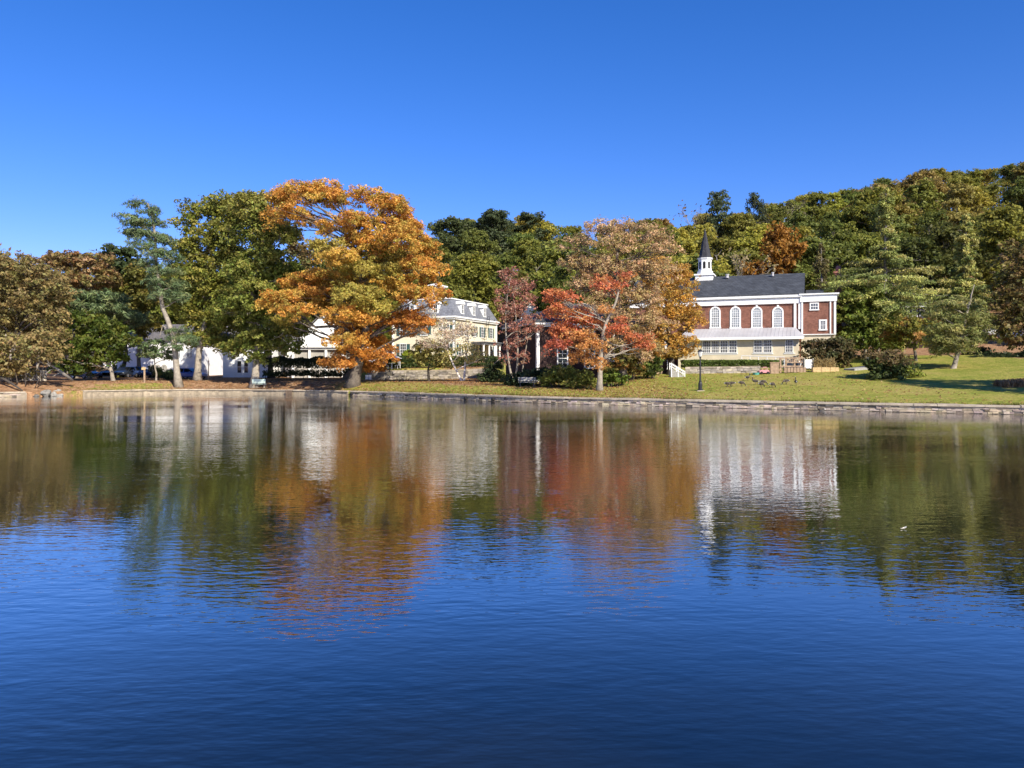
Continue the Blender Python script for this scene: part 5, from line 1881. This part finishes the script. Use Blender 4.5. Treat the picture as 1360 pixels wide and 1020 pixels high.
# ------------------------------------------------------------------ street furniture and small things
def lamp_post():
    D = 64.0
    x = wx(930, D)
    for _ in range(30):                     # stand it where the lawn meets picture row 519
        y = HY + (HC - gz(wx(930, D), D)) / D * F
        D += (y - 519) * 0.12
    x = wx(930, D)
    g = gz(x, D)
    root = thing("street_lamp", "black cast iron lamp post with frosted lantern alone on the lawn", "lamp", (x, D, g))
    H = wz(464, D) - g
    b = MB()
    b.lathe([(0.24, -0.1), (0.24, 0.08), (0.17, 0.12), (0.16, 0.6), (0.11, 0.72), (0.13, 0.78), (0.075, 0.85), (0.055, H * 0.78), (0.09, H * 0.785), (0.06, H * 0.80), (0.12, H * 0.825)], 12)
    b.build("post", M['iron'], root, smooth=False)
    l = MB()
    l.lathe([(0.12, H * 0.826), (0.21, H * 0.93), (0.19, H * 0.945)], 8)
    lo = l.build("lantern", M['lampglass'], root)
    c = MB()
    c.lathe([(0.25, H * 0.946), (0.22, H * 0.965), (0.09, H * 0.992), (0.03, H * 1.0), (0.03, H * 1.02)], 12)
    c.build("lantern_cap", M['iron'], root)
    s = MB()
    s.box(-0.3, 0.3, -0.3, 0.3, -0.4, 0.03)
    s.build("footing", M['concrete'], root)


lamp_post()


def bench(label, px, D, wd, col, rz, solid):
    x = wx(px, D)
    g = gz(x, D)
    r = thing("park_bench", label, "bench", (x, D, g), rz)
    h = wd / 2
    s = MB()
    for k in range(4):
        s.box(-h, h, -0.25 + k * 0.125, -0.14 + k * 0.125, 0.42, 0.46)
    s.build("seat", M[col], r)
    b = MB()
    for k in range(3 if not solid else 4):
        z = 0.53 + k * 0.125
        b.hexa([(-h, 0.27 + k * .02, z), (h, 0.27 + k * .02, z), (h, 0.31 + k * .02, z), (-h, 0.31 + k * .02, z)],
               [(-h, 0.285 + k * .02, z + 0.115), (h, 0.285 + k * .02, z + 0.115), (h, 0.325 + k * .02, z + 0.115), (-h, 0.325 + k * .02, z + 0.115)])
    b.build("backrest", M[col], r)
    for sx in (-1, 1):
        l = MB()
        xx = sx * (h - 0.18)
        l.box(xx - 0.04, xx + 0.04, -0.24, -0.17, -0.1, 0.418)
        l.box(xx - 0.04, xx + 0.04, 0.20, 0.266, -0.1, 0.9)
        l.box(xx - 0.04, xx + 0.04, -0.168, 0.198, 0.34, 0.40)
        l.build("leg", M['concrete' if solid else 'iron'], r)


bench("pale green slatted bench facing away under the green oak", 345, 90.0, 1.55, 'mint', math.pi, True)
bench("dark park bench in shade beside the red birch", 700, 70.0, 1.6, 'wood_grey', 0.0, False)

# park sign posts
g = gz(*pxy(192, 90.5))
r = thing("sign_post", "pinkish wooden post with a small board near the white house", "sign", (*pxy(192, 90.5), g))
m_ = MB()
m_.box(-0.08, 0.08, -0.08, 0.08, -0.3, wz(488, 90.5) - g)
m_.build("post", M['wood'], r)
m_ = MB()
m_.box(-0.3, 0.16, -0.12, -0.082, wz(488, 90.5) - g - 0.28, wz(488, 90.5) - g + 0.02)
m_.build("board", M['wood_pale'], r)
g = gz(*pxy(277, 97))
m_ = MB()
m_.tube([(0, 0, -0.3), (0, 0, wz(480, 97) - g)], [0.07, 0.05], 8)
m_.lathe([(0.09, wz(480, 97) - g), (0.11, wz(480, 97) - g + 0.06), (0.03, wz(480, 97) - g + 0.12)], 8)
tag(m_.build("bollard_post", M['wood'], None, (*pxy(277, 97), g)), "slim brown post standing in shade right of the oak trunk", "post")
# white notice boxes by the maple
g = gz(*pxy(489, 93))
r = thing("notice_board", "pair of small white notice panels right of the orange maple's trunk", "sign", (*pxy(489, 93), g))
for k in (-0.17, 0.22):
    m_ = MB()
    m_.box(k - 0.17, k + 0.17, -0.03, 0.03, wz(504, 93) - g, wz(498, 93) - g)
    m_.build("panel", M['white'], r)
    m_ = MB()
    m_.box(k - 0.03, k + 0.03, 0.031, 0.08, -0.2, wz(499, 93) - g)
    m_.build("stake", M['wood'], r)

# patio umbrella and chairs on the terrace
D = 99.0
g = gz(*pxy(521, D))
r = thing("patio_umbrella", "open white patio umbrella on the terrace by the cream house", "umbrella", (*pxy(521, D), g))
m_ = MB()
zt = wz(471.5, D) - g
m_.tube([(0, 0, -0.1), (0, 0, zt)], 0.03, 6)
m_.build("pole", M['white'], r)
m_ = MB()
m_.lathe([(1.25, zt - 0.48), (1.24, zt - 0.42), (0.7, zt - 0.18), (0.05, zt + 0.05)], 8)
m_.build("canopy", M['canvas'], r)
g1 = None
for k, (dx, dz) in enumerate(((-0.75, 0), (0.75, 0.0))):
    loc = (wx(521, D) + dx, D - 0.4, gz(wx(521, D) + dx, D - 0.4))
    if g1 is None:
        g1 = thing("patio_chair", "white patio chair left under the terrace umbrella", "chair", loc, 0.6)
        s = MB(); s.box(-0.26, 0.26, -0.26, 0.26, 0.42, 0.47); s.build("seat", M['white'], g1)
        s = MB(); s.extrude_y([(-0.26, 0.5), (0.26, 0.5), (0.24, 0.98), (-0.24, 0.98)], 0.22, 0.27); s.build("backrest", M['white'], g1)
        for a in (-1, 1):
            for b in (-1, 1):
                s = MB(); s.box(a * 0.22 - 0.025, a * 0.22 + 0.025, b * 0.22 - 0.025, b * 0.22 + 0.025, -0.05, 0.417); s.build("leg", M['white'], g1)
    else:
        copy_thing(g1, loc, -0.7, "white patio chair right under the terrace umbrella")
# table
g = gz(wx(521, D), D - 0.3)
r = thing("patio_table", "small white round table between the terrace chairs", "table", (wx(521, D), D - 0.5, g))
s = MB(); s.lathe([(0.45, 0.70), (0.45, 0.74)], 16); s.build("tabletop", M['white'], r)
s = MB(); s.lathe([(0.25, 0), (0.06, 0.06), (0.05, 0.697)], 10); s.build("pedestal", M['white'], r)


# ---- cars
def car_mesh():
    """Hatchback body, nose towards -y; local origin on the road."""
    st = [(-2.1, 0.55, 0.62, 0.70), (-2.02, 0.40, 0.72, 0.80), (-1.2, 0.30, 0.93, 0.87), (-0.75, 0.28, 0.97, 0.88), (0.1, 0.28, 1.0, 0.89), (1.3, 0.28, 1.02, 0.88), (1.95, 0.36, 1.0, 0.84), (2.05, 0.5, 0.9, 0.78)]
    b = MB()
    vs, fs = [], []
    for (y, z0, z1, h) in st:
        sec = [(-h * 0.86, z0), (-h, z0 + 0.12), (-h, z1 - 0.22), (-h * 0.93, z1 - 0.03), (-h * 0.6, z1 + 0.02), (h * 0.6, z1 + 0.02), (h * 0.93, z1 - 0.03), (h, z1 - 0.22), (h, z0 + 0.12), (h * 0.86, z0)]
        vs += [(x, y, z) for x, z in sec]
    n = 10
    for i in range(len(st) - 1):
        for k in range(n):
            fs.append((i * n + k, i * n + (k + 1) % n, (i + 1) * n + (k + 1) % n, (i + 1) * n + k))
    fs.append(tuple(range(n - 1, -1, -1)))
    fs.append(tuple((len(st) - 1) * n + k for k in range(n)))
    b.add(vs, fs)
    # roof panel on its pillars
    b.hexa([(-0.60, -0.15, 1.42), (0.60, -0.15, 1.42), (0.60, 1.35, 1.42), (-0.60, 1.35, 1.42)], [(-0.54, -0.05, 1.47), (0.54, -0.05, 1.47), (0.54, 1.25, 1.47), (-0.54, 1.25, 1.47)])
    for sx in (-1, 1):
        for (y0, y1) in ((-0.93, -0.15), (0.55, 0.55), (1.8, 1.35)):
            b.tube([(sx * 0.79, y0, 0.98), (sx * 0.59, y1, 1.43)], 0.045, 6)
        b.box(sx * 0.98 - 0.07, sx * 0.98 + 0.07, -0.62, -0.48, 0.95, 1.08)
    g = MB()
    g.hexa([(-0.77, -0.9, 0.985), (0.77, -0.9, 0.985), (0.77, 1.78, 0.985), (-0.77, 1.78, 0.985)], [(-0.575, -0.15, 1.418), (0.575, -0.15, 1.418), (0.575, 1.33, 1.418), (-0.575, 1.33, 1.418)])
    return b.mesh("body", M['paint'], False), g.mesh("window", M['carglass'])


CARM = car_mesh()
t_ = MB(); t_.tube([(-0.1, 0, 0), (0.1, 0, 0)], 0.32, 18); TY = t_.mesh("tyre", M['tyre'], False)
t_ = MB(); t_.tube([(-0.11, 0, 0), (0.11, 0, 0)], 0.2, 12); RIMM = t_.mesh("rim", M['rim'])
t_ = MB(); t_.lathe([(0.05, -0.03), (0.12, 0.0), (0.05, 0.03)], 10); HL = t_.mesh("headlight", M['headlight'])


def car(label, px, D, rz, color):
    x = wx(px, D)
    g = gz(x, D)
    r = thing("parked_car", label, "car", (x, D, g), rz, "cars parked before the white house")
    b = link("body", CARM[0], r)
    b.color = (*color, 1)
    link("window", CARM[1], r)
    for sx in (-1, 1):
        for y in (-1.32, 1.28):
            wlo = link("wheel", TY, r, (sx * 0.80, y, 0.32))
            link("rim", RIMM, wlo)
        link("headlight", HL, r, (sx * 0.58, -2.06, 0.66))


car("dark blue car with bright roof nearest the green shade tree", 114, 101, 1.2, (0.05, 0.09, 0.2))
car("black car half hidden behind the pale shade tree trunk", 143, 103, 0.4, (0.012, 0.014, 0.018))
car("dark car seen nose on between the trunk and the sign post", 167, 104, 0.05, (0.02, 0.026, 0.035))
car("blue car just left of the pinkish sign post", 184, 105, 0.9, (0.04, 0.07, 0.18))
car("bright blue car parked behind the leaning pine's trunk", 253, 104, 1.35, (0.05, 0.13, 0.42))
# bushes beside the cars
for i, (lb, px, py, r_, D, pl) in enumerate([
        ("yellow green bush against the white wall between cars", 158, 492, 9, 106, LIME), ("small green bush left of the first arched opening", 180, 491, 5, 108, GREEN),
        ("dark upright bush before the arched openings", 203, 494, 7, 106, DARKG), ("green bush right of the arched openings", 213, 495, 6, 104, GREEN), ("dark bush left of the leaning pine's trunk", 226, 497, 8, 99, DARKG)]):
    px_bush("shrub", lb, "shrub", D, [(px, py, r_, r_ * 0.9), (px + r_ * 0.4, py + r_ * 0.7, r_ * 0.8, r_ * 0.6)], pl, seed=500 + i, leaf=0.14, rc=0.4)

# ---- white steps with railings beside the church
D = 76.5
x = wx(898, D)
g = gz(x, D)
STEPS = r = thing("garden_steps", "white wooden steps with sloping railings left of the church annex", "steps", (x, D, g), 0)
s = MB()
for k in range(6):
    s.box(-0.85 + k * 0.30, 0.95, -0.5, 0.5, 0.2 * (5 - k) - 0.2 * 1, 0.2 * (5 - k) - 0.003) if False else s.box(-0.75, 0.95 - k * 0.28, -0.5, 0.5, 0.18 * k + 0.002 * k - 0.1 * (k == 0), 0.18 * (k + 1))
s.build("tread", M['wood_grey'], r)
for yy in (-0.55, 0.55):
    s = MB()
    s.tube([(-0.8, yy, 1.9), (1.1, yy, 0.75)], 0.05, 6)
    s.tube([(-0.8, yy, 1.5), (1.1, yy, 0.35)], 0.035, 6)
    for xx, zz in ((-0.8, 1.9), (0.15, 1.33), (1.1, 0.75)):
        s.box(xx - 0.05, xx + 0.05, yy - 0.05, yy + 0.05, -0.1, zz + 0.08)
    s.build("railing", M['white'], r)

STEPS.scale = (0.7, 0.7, 0.7)

# ---- hand rail over the hedge
D0, D1 = 83.0, 80.2
a, b = np.array([*pxy(985, D0), 0]), np.array([*pxy(1042, D1), 0])
za = wz(472.5, D0)
l0 = np.array([a[0], a[1], gz(a[0], a[1])])
s = MB()
n = 6
P = [a + (b - a) * k / (n - 1) for k in range(n)]
s.tube([(q[0] - l0[0], q[1] - l0[1], za - l0[2] - 0.25 * k / n) for k, q in enumerate(P)], 0.04, 6)
s.tube([(q[0] - l0[0], q[1] - l0[1], za - l0[2] - 0.5 - 0.25 * k / n) for k, q in enumerate(P)], 0.03, 6)
for k, q in enumerate(P):
    s.tube([(q[0] - l0[0], q[1] - l0[1], gz(q[0], q[1]) - l0[2] - 0.2), (q[0] - l0[0], q[1] - l0[1], za - l0[2] - 0.25 * k / n)], 0.035, 6)
tag(s.build("hand_rail", M['white'], None, l0), "thin pale handrail climbing past the annex windows", "railing")

# ---- pink toy car
D = 75.5
x = wx(1014, D)
g = gz(x, D)
TOY = r = thing("toy_car", "pink plastic play car on the lawn by the wooden play fence", "toy", (x, D, g), 0.2)
s = MB()
s.extrude_y([(-0.75, 0.18), (-0.78, 0.42), (-0.55, 0.55), (-0.3, 0.58), (0.45, 0.58), (0.72, 0.5), (0.78, 0.3), (0.72, 0.18)], -0.33, 0.33)
s.tube([(-0.35, -0.3, 0.58), (-0.18, -0.27, 0.95), (0.32, -0.27, 0.95), (0.45, -0.3, 0.58)], 0.04, 6)
s.tube([(-0.35, 0.3, 0.58), (-0.18, 0.27, 0.95), (0.32, 0.27, 0.95), (0.45, 0.3, 0.58)], 0.04, 6)
s.box(-0.2, 0.34, -0.3, 0.3, 0.93, 1.0)
s.build("body", M['pink'], r)
for xx in (-0.48, 0.48):
    for yy in (-0.36, 0.36):
        s = MB(); s.tube([(xx, yy - 0.05, 0.18), (xx, yy + 0.05, 0.18)], 0.18, 12); s.build("wheel", M['tyre'], r)
TOY.scale = (0.7, 0.7, 0.7)
D = 75.2
x = wx(1004, D)
r = thing("sand_box", "low teal plastic play basin left of the pink play car", "toy", (x, D, gz(x, D)))
s = MB(); s.lathe([(0.28, -0.02), (0.34, 0.18), (0.37, 0.2), (0.30, 0.21), (0.26, 0.1)], 12); s.build("basin", M['aqua'], r)

# ---- wooden play structure
D = 75.5
x = wx(1052, D)
g = gz(x, D)
r = thing("play_fence", "weathered wooden play structure with rails in front of the annex", "play structure", (x, D, g), -0.12)
xs = [wx(q, D) - x for q in (1029, 1037, 1044, 1055, 1066)]
for q, hq in zip(xs, (1.0, 1.5, 1.5, 1.35, 1.35)):
    s = MB(); s.box(q - 0.08, q + 0.08, -0.08, 0.08, -0.3, hq); s.build("post", M['wood'], r)
for z, zz, a, b in ((1.36, 1.48, 1, 4), (0.95, 1.05, 2, 4), (0.55, 0.68, 1, 4), (0.2, 0.3, 0, 4)):
    s = MB(); s.box(xs[a] - 0.1, xs[b] + 0.1, -0.13, -0.082, z, zz); s.build("rail", M['wood'], r)
s = MB()
for k in range(9):
    q = xs[2] + (xs[4] - xs[2]) * (k + 0.5) / 9
    s.box(q - 0.03, q + 0.03, -0.078, -0.05, 1.05, 1.36)
s.build("spindle", M['wood'], r)
s = MB(); s.box(xs[0] - 0.45, xs[0] + 0.35, -0.5, -0.14, -0.1, 0.95); s.box(xs[0] - 0.5, xs[0] + 0.4, -0.55, -0.1, 0.953, 1.02); s.build("bin", M['wood'], r)
s = MB()
for k in range(7):
    s.box(xs[1] + 0.3 + k * 0.3, xs[1] + 0.55 + k * 0.3, -0.3, -0.14, 0.02 * k % 0.05, 0.5)
s.build("bench_front", M['wood'], r)
# notice board with white panel
x = wx(1072.5, D)
g = gz(x, D)
r = thing("notice_board", "blank white panel held between two dark posts by the playground", "sign", (x, D - 0.3, g), 0.05)
s = MB(); s.box(-0.33, 0.33, -0.03, 0.03, wz(489, D) - g, wz(477.5, D) - g); s.build("panel", M['white'], r)
for q in (-0.43, 0.43):
    s = MB(); s.box(q - 0.06, q + 0.06, -0.05, 0.05, -0.3, wz(476, D) - g); s.build("post", M['wood_grey'], r)
# small slide
x = wx(1074, D)
r = thing("slide", "small white plastic slide behind the notice board posts", "slide", (x, D + 0.9, gz(x, D + 0.9)), 0.1)
s = MB()
s.hexa([(-0.5, -0.25, 0.85), (0.7, -0.25, 0.1), (0.7, 0.25, 0.1), (-0.5, 0.25, 0.85)], [(-0.5, -0.25, 0.92), (0.7, -0.25, 0.17), (0.7, 0.25, 0.17), (-0.5, 0.25, 0.92)])
for yy in (-0.29, 0.25):
    s.hexa([(-0.5, yy, 0.85), (0.7, yy, 0.1), (0.7, yy + 0.04, 0.1), (-0.5, yy + 0.04, 0.85)], [(-0.5, yy, 1.05), (0.7, yy, 0.28), (0.7, yy + 0.04, 0.28), (-0.5, yy + 0.04, 1.05)])
s.build("chute", M['white'], r)
s = MB()
for yy in (-0.2, 0.2):
    s.tube([(-0.8, yy, -0.1), (-0.5, yy, 0.9)], 0.04, 6)
for k in range(3):
    s.tube([(-0.74 + k * 0.09, -0.2, 0.15 + k * 0.27), (-0.74 + k * 0.09, 0.2, 0.15 + k * 0.27)], 0.03, 6)
s.build("ladder", M['white'], r)
# corn stalks and hay
D = 74.8
rg = np.random.default_rng(600)
x = wx(1096, D)
g = gz(x, D)
r = thing("corn_display", "autumn display of pale corn stalks over straw bales", "decoration", (x, D, g))
for q in (-0.85, 0.0, 0.85):
    s = MB()
    s.box(q - 0.41, q + 0.41, -0.2, 0.25, -0.05, 0.42)
    for k in range(3):
        s.box(q - 0.415, q + 0.415, -0.206, 0.256, 0.06 + k * 0.13, 0.075 + k * 0.13)
    s.build("straw_bale", M['wood_pale'], r)
n = 500
b_ = np.stack([rg.uniform(-1.0, 1.0, n), rg.uniform(0.05, 0.3, n), rg.uniform(0.1, 1.1, n)], -1)
d_ = unit(np.stack([rg.normal(size=n) * 0.6, rg.normal(size=n) * 0.4, rg.uniform(0.3, 1, n)], -1))
e_ = b_ + d_ * rg.uniform(0.25, 0.6, (n, 1))
sd_ = unit(np.cross(d_, rg.normal(size=(n, 3)))) * 0.03
link("corn_stalk", mesh_quads("corn_stalk", np.stack([b_ - sd_, b_ + sd_, e_ + sd_ * 0.3, e_ - sd_ * 0.3], 1), np.array([(0.48, 0.36, 0.16)]) * rg.uniform(0.5, 1.2, (n, 1)), M['leaf']), r)
# wooden shed-like bridge railing right of it
D = 76.5
x = wx(1151, D)
g = gz(x, D)
r = thing("wooden_ramp", "grey wooden ramp with slatted side beside the big bush", "ramp", (x, D, g), 0.5)
s = MB()
s.hexa([(-2.6, -0.6, -0.2), (1.0, -0.6, -0.2), (1.0, 0.6, -0.2), (-2.6, 0.6, -0.2)], [(-2.6, -0.6, 0.02), (1.0, -0.6, 0.35), (1.0, 0.6, 0.35), (-2.6, 0.6, 0.02)])
s.build("deck", M['wood_grey'], r)
s = MB()
for k in range(8):
    q = -0.6 + k * 0.22
    s.box(q - 0.08, q + 0.08, -0.66, -0.602, 0.1, 1.35 - k * 0.05)
s.box(-0.75, 1.1, -0.72, -0.662, 1.28, 1.36) if False else s.hexa([(-0.75, -0.74, 1.38), (1.1, -0.74, 1.0), (1.1, -0.55, 1.0), (-0.75, -0.55, 1.38)], [(-0.75, -0.74, 1.48), (1.1, -0.74, 1.1), (1.1, -0.55, 1.1), (-0.75, -0.55, 1.48)])
s.build("slatted_side", M['wood_grey'], r)


# ---- white vans far right behind the trees
for (lb, px, D, rz, c) in (("white car glimpsed under the trees at the far right", 1318, 116, 1.4, (0.75, 0.75, 0.73)), ("second white car deeper in the shade at the right edge", 1346, 112, 1.7, (0.7, 0.7, 0.68))):
    car(lb, px, D, rz, c)
for o in bpy.data.objects:
    if o.get("group") == "cars parked before the white house" and "white car" in o["label"]:
        o["group"] = "white cars under the right hand trees"


# ------------------------------------------------------------------ geese on the lawn, a duck at the wall
def bird_mesh(pose, duck=False):
    """One continuous body: rings from tail over breast, neck, head to bill; legs joined on. Faces +x."""
    if pose == 'graze':
        spine = [(-0.42, 0.40, 0.02, 0.03), (-0.30, 0.40, 0.07, 0.09), (-0.12, 0.40, 0.13, 0.15), (0.08, 0.39, 0.14, 0.16), (0.22, 0.36, 0.11, 0.13), (0.31, 0.30, 0.065, 0.075),
                 (0.37, 0.22, 0.042, 0.045), (0.42, 0.13, 0.035, 0.037), (0.46, 0.07, 0.042, 0.042), (0.50, 0.05, 0.04, 0.035), (0.54, 0.035, 0.02, 0.014), (0.58, 0.025, 0.012, 0.008)]
    else:
        spine = [(-0.42, 0.36, 0.02, 0.03), (-0.30, 0.37, 0.07, 0.09), (-0.12, 0.39, 0.13, 0.15), (0.08, 0.42, 0.14, 0.16), (0.20, 0.47, 0.10, 0.12), (0.26, 0.55, 0.06, 0.07),
                 (0.28, 0.66, 0.042, 0.045), (0.29, 0.77, 0.037, 0.04), (0.31, 0.84, 0.042, 0.044), (0.36, 0.86, 0.042, 0.04), (0.41, 0.85, 0.022, 0.018), (0.46, 0.84, 0.012, 0.008)]
    if duck:
        spine = [(x * 0.75, z * 0.55 - 0.12, a * 0.75, b * 0.7) for x, z, a, b in spine]
    cols = [(0.35, 0.33, 0.3), (0.04, 0.035, 0.03), (0.08, 0.06, 0.045), (0.09, 0.07, 0.05), (0.16, 0.13, 0.10), (0.05, 0.045, 0.04), (0.012, 0.012, 0.012), (0.012, 0.012, 0.012), (0.4, 0.4, 0.38), (0.015, 0.015, 0.015), (0.01, 0.01, 0.01)]
    mb = MB()
    n = 10
    S = [np.array([x, 0, z]) for x, z, _, _ in spine]
    rings = []
    for i, (x, z, a, b) in enumerate(spine):
        d = unit(S[min(i + 1, len(S) - 1)] - S[max(i - 1, 0)])
        up = np.array([-d[2], 0, d[0]])
        rings.append([S[i] + np.array([0, 1, 0]) * a * math.cos(2 * math.pi * k / n) + up * b * math.sin(2 * math.pi * k / n) for k in range(n)])
    vs = [q for r_ in rings for q in r_]
    b0 = len(mb.v)
    mb.v.extend([tuple(map(float, v)) for v in vs])
    for i in range(len(spine) - 1):
        for k in range(n):
            mb.f.append((i * n + k, i * n + (k + 1) % n, (i + 1) * n + (k + 1) % n, (i + 1) * n + k))
            c = cols[i]
            if i in (1, 2) and 6 < k < 9:
                c = (0.5, 0.48, 0.44)                 # pale belly
            mb.c.append(c)
    mb.f.append(tuple(range(n - 1, -1, -1)))
    mb.c.append(cols[0])
    mb.f.append(tuple((len(spine) - 1) * n + k for k in range(n)))
    mb.c.append(cols[-1])
    if not duck:
        for sy in (-1, 1):
            mb.col = (0.15, 0.12, 0.09)
            mb.tube([(-0.02, sy * 0.07, 0.30), (0.0, sy * 0.075, 0.2), (-0.02, sy * 0.075, 0.02)], [0.04, 0.022, 0.014], 6)
            mb.col = (0.02, 0.02, 0.02)
            mb.add([(-0.05, sy * 0.075, 0.0), (0.07, sy * 0.075 - 0.05, 0.0), (0.09, sy * 0.075, 0.0), (0.07, sy * 0.075 + 0.05, 0.0), (0.0, sy * 0.075, 0.035)], [(0, 1, 4), (1, 2, 4), (2, 3, 4), (3, 0, 4), (3, 2, 1, 0)])
            # folded wing lying on the flank
            mb.col = (0.055, 0.045, 0.035)
            mb.add([(-0.40, sy * 0.03, 0.44), (-0.15, sy * 0.145, 0.45), (0.12, sy * 0.155, 0.45), (0.2, sy * 0.12, 0.40), (0.05, sy * 0.165, 0.36), (-0.2, sy * 0.15, 0.38)], [(0, 1, 5), (1, 2, 4, 5), (2, 3, 4)])
    return mb.mesh("goose", M['goose'], True, True)


GM = {'graze': bird_mesh('graze'), 'up': bird_mesh('up')}
GEESE = [(966, 514, 'graze', 0.3, "grazing goose at the left end of the flock on the lawn"),
         (972, 513.5, 'graze', 3.0, "grazing goose second from the left end of the flock"),
         (985, 513, 'graze', 0.2, "grazing goose standing by itself left of the central pair"),
         (993, 505.5, 'up', 0.4, "goose standing farthest up the slope, highest of the flock"),
         (1003, 511, 'up', 2.8, "upright goose just left of the tight pair in the flock's middle"),
         (1011, 514.5, 'graze', 0.4, "lower goose of the tight pair in the flock's middle"),
         (1014, 511.5, 'graze', 0.1, "upper goose of the tight pair in the flock's middle"),
         (1026, 515, 'graze', 0.5, "grazing goose right of the tight pair, nearest the pond"),
         (1044, 510.5, 'graze', 3.3, "grazing goose second from the right end of the flock"),
         (1057, 512, 'up', 1.4, "upright goose alone at the right end of the flock")]
for px, py, pose, rz, lb in GEESE:
    D = 62.0
    for _ in range(40):
        y = HY + (HC - gz(wx(px, D), D)) / D * F
        D += (y - py) * 0.12
    gs = tag(link("goose", GM[pose], None, (wx(px, D), D, gz(wx(px, D), D)), rz), lb, "goose", "geese grazing on the lawn")
    gs.scale = (0.8, 0.8, 0.8)
dm = bird_mesh('up', True)
D = float(shore(wx(1090, 51.5))) - 0.75
tag(link("duck", dm, None, (wx(1090, D), D, 0.02), 2.9), "small dark duck swimming against the stone wall", "duck")
D = 12.7
s = MB()
s.add([(-0.045, 0, 0.012), (-0.01, -0.028, 0.02), (0.03, -0.018, 0.028), (0.05, 0.0, 0.045), (0.03, 0.022, 0.03), (-0.01, 0.03, 0.018), (0, 0, 0.006)], [(0, 1, 6), (1, 2, 6), (2, 3, 6), (3, 4, 6), (4, 5, 6), (5, 0, 6)])
s.tube([(-0.045, 0, 0.012), (-0.075, 0.01, 0.02)], 0.004, 5)
tag(s.build("floating_leaf", M['leafpale'], None, (wx(1201, D), D, 0.0), 0.4), "single pale curled leaf floating on the open pond", "leaf")


# ------------------------------------------------------------------ fallen leaves on the grass
def fallen_leaves():
    rg = np.random.default_rng(700)
    n = 46000
    x = np.concatenate([rg.uniform(-48, 32, n // 2), rg.normal(-24, 10, n // 4), rg.normal(4, 8, n - n // 2 - n // 4)])
    d = rg.uniform(0.45, 28, n) ** 1.0
    keep = (rg.random(n) < np.where(x > 14, 0.28, 1.0)) & (x > -48) & (x < 34)
    x, d = x[keep], d[keep]
    y = shore(x) + d
    z = ground(x, y) + 0.02
    P = np.stack([x, y, z], -1)
    N = unit(rg.normal(size=P.shape) * 0.45 + np.array([0, 0, 1.0]))
    pal = np.array([(0.40, 0.20, 0.08), (0.48, 0.30, 0.12), (0.30, 0.14, 0.07), (0.5, 0.36, 0.18)])
    c = pal[rg.integers(0, 4, len(P))] * rg.uniform(0.7, 1.2, (len(P), 1))
    o = link("fallen_leaves", mesh_quads("fallen_leaves", leaf_quads(P, N, 0.085, 0.6, rg), c, M['leaf']))
    tag(o, "scattered orange and brown leaves fallen on the bank", None, None, "stuff")


fallen_leaves()


def grass_edge():
    """Unmown grass leaning over the back of the coping."""
    rg = np.random.default_rng(710)
    n = 9000
    x = rg.uniform(-17, 46, n)
    keep = np.sin(x * 1.7) + np.sin(x * 0.6 + 1) + rg.normal(size=n) * 0.8 > -0.3
    x = x[keep]
    n = len(x)
    y = shore(x) + np.where(x > -8, 1.12, 0.36) + np.abs(rg.normal(size=n)) * 0.12
    b = np.stack([x, y, ground(x, y) - 0.01], -1)
    a = rg.uniform(0, 6.28, n)
    h = rg.uniform(0.05, 0.2, n)
    t = b + np.stack([np.cos(a) * h * 0.5, np.sin(a) * h * 0.5 - 0.06, h], -1)
    s = np.stack([-np.sin(a), np.cos(a), np.zeros(n)], -1) * 0.02
    pal = np.array([(0.17, 0.21, 0.035), (0.26, 0.25, 0.06), (0.34, 0.27, 0.10)])
    c = pal[rg.integers(0, 3, n)] * rg.uniform(0.7, 1.2, (n, 1))
    o = link("grass_edge", mesh_quads("grass_edge", np.stack([b - s, b + s, t + s * 0.4, t - s * 0.4], 1), c, M['leaf']))
    tag(o, "ragged unmown grass along the back of the stone coping", None, None, "stuff")


grass_edge()
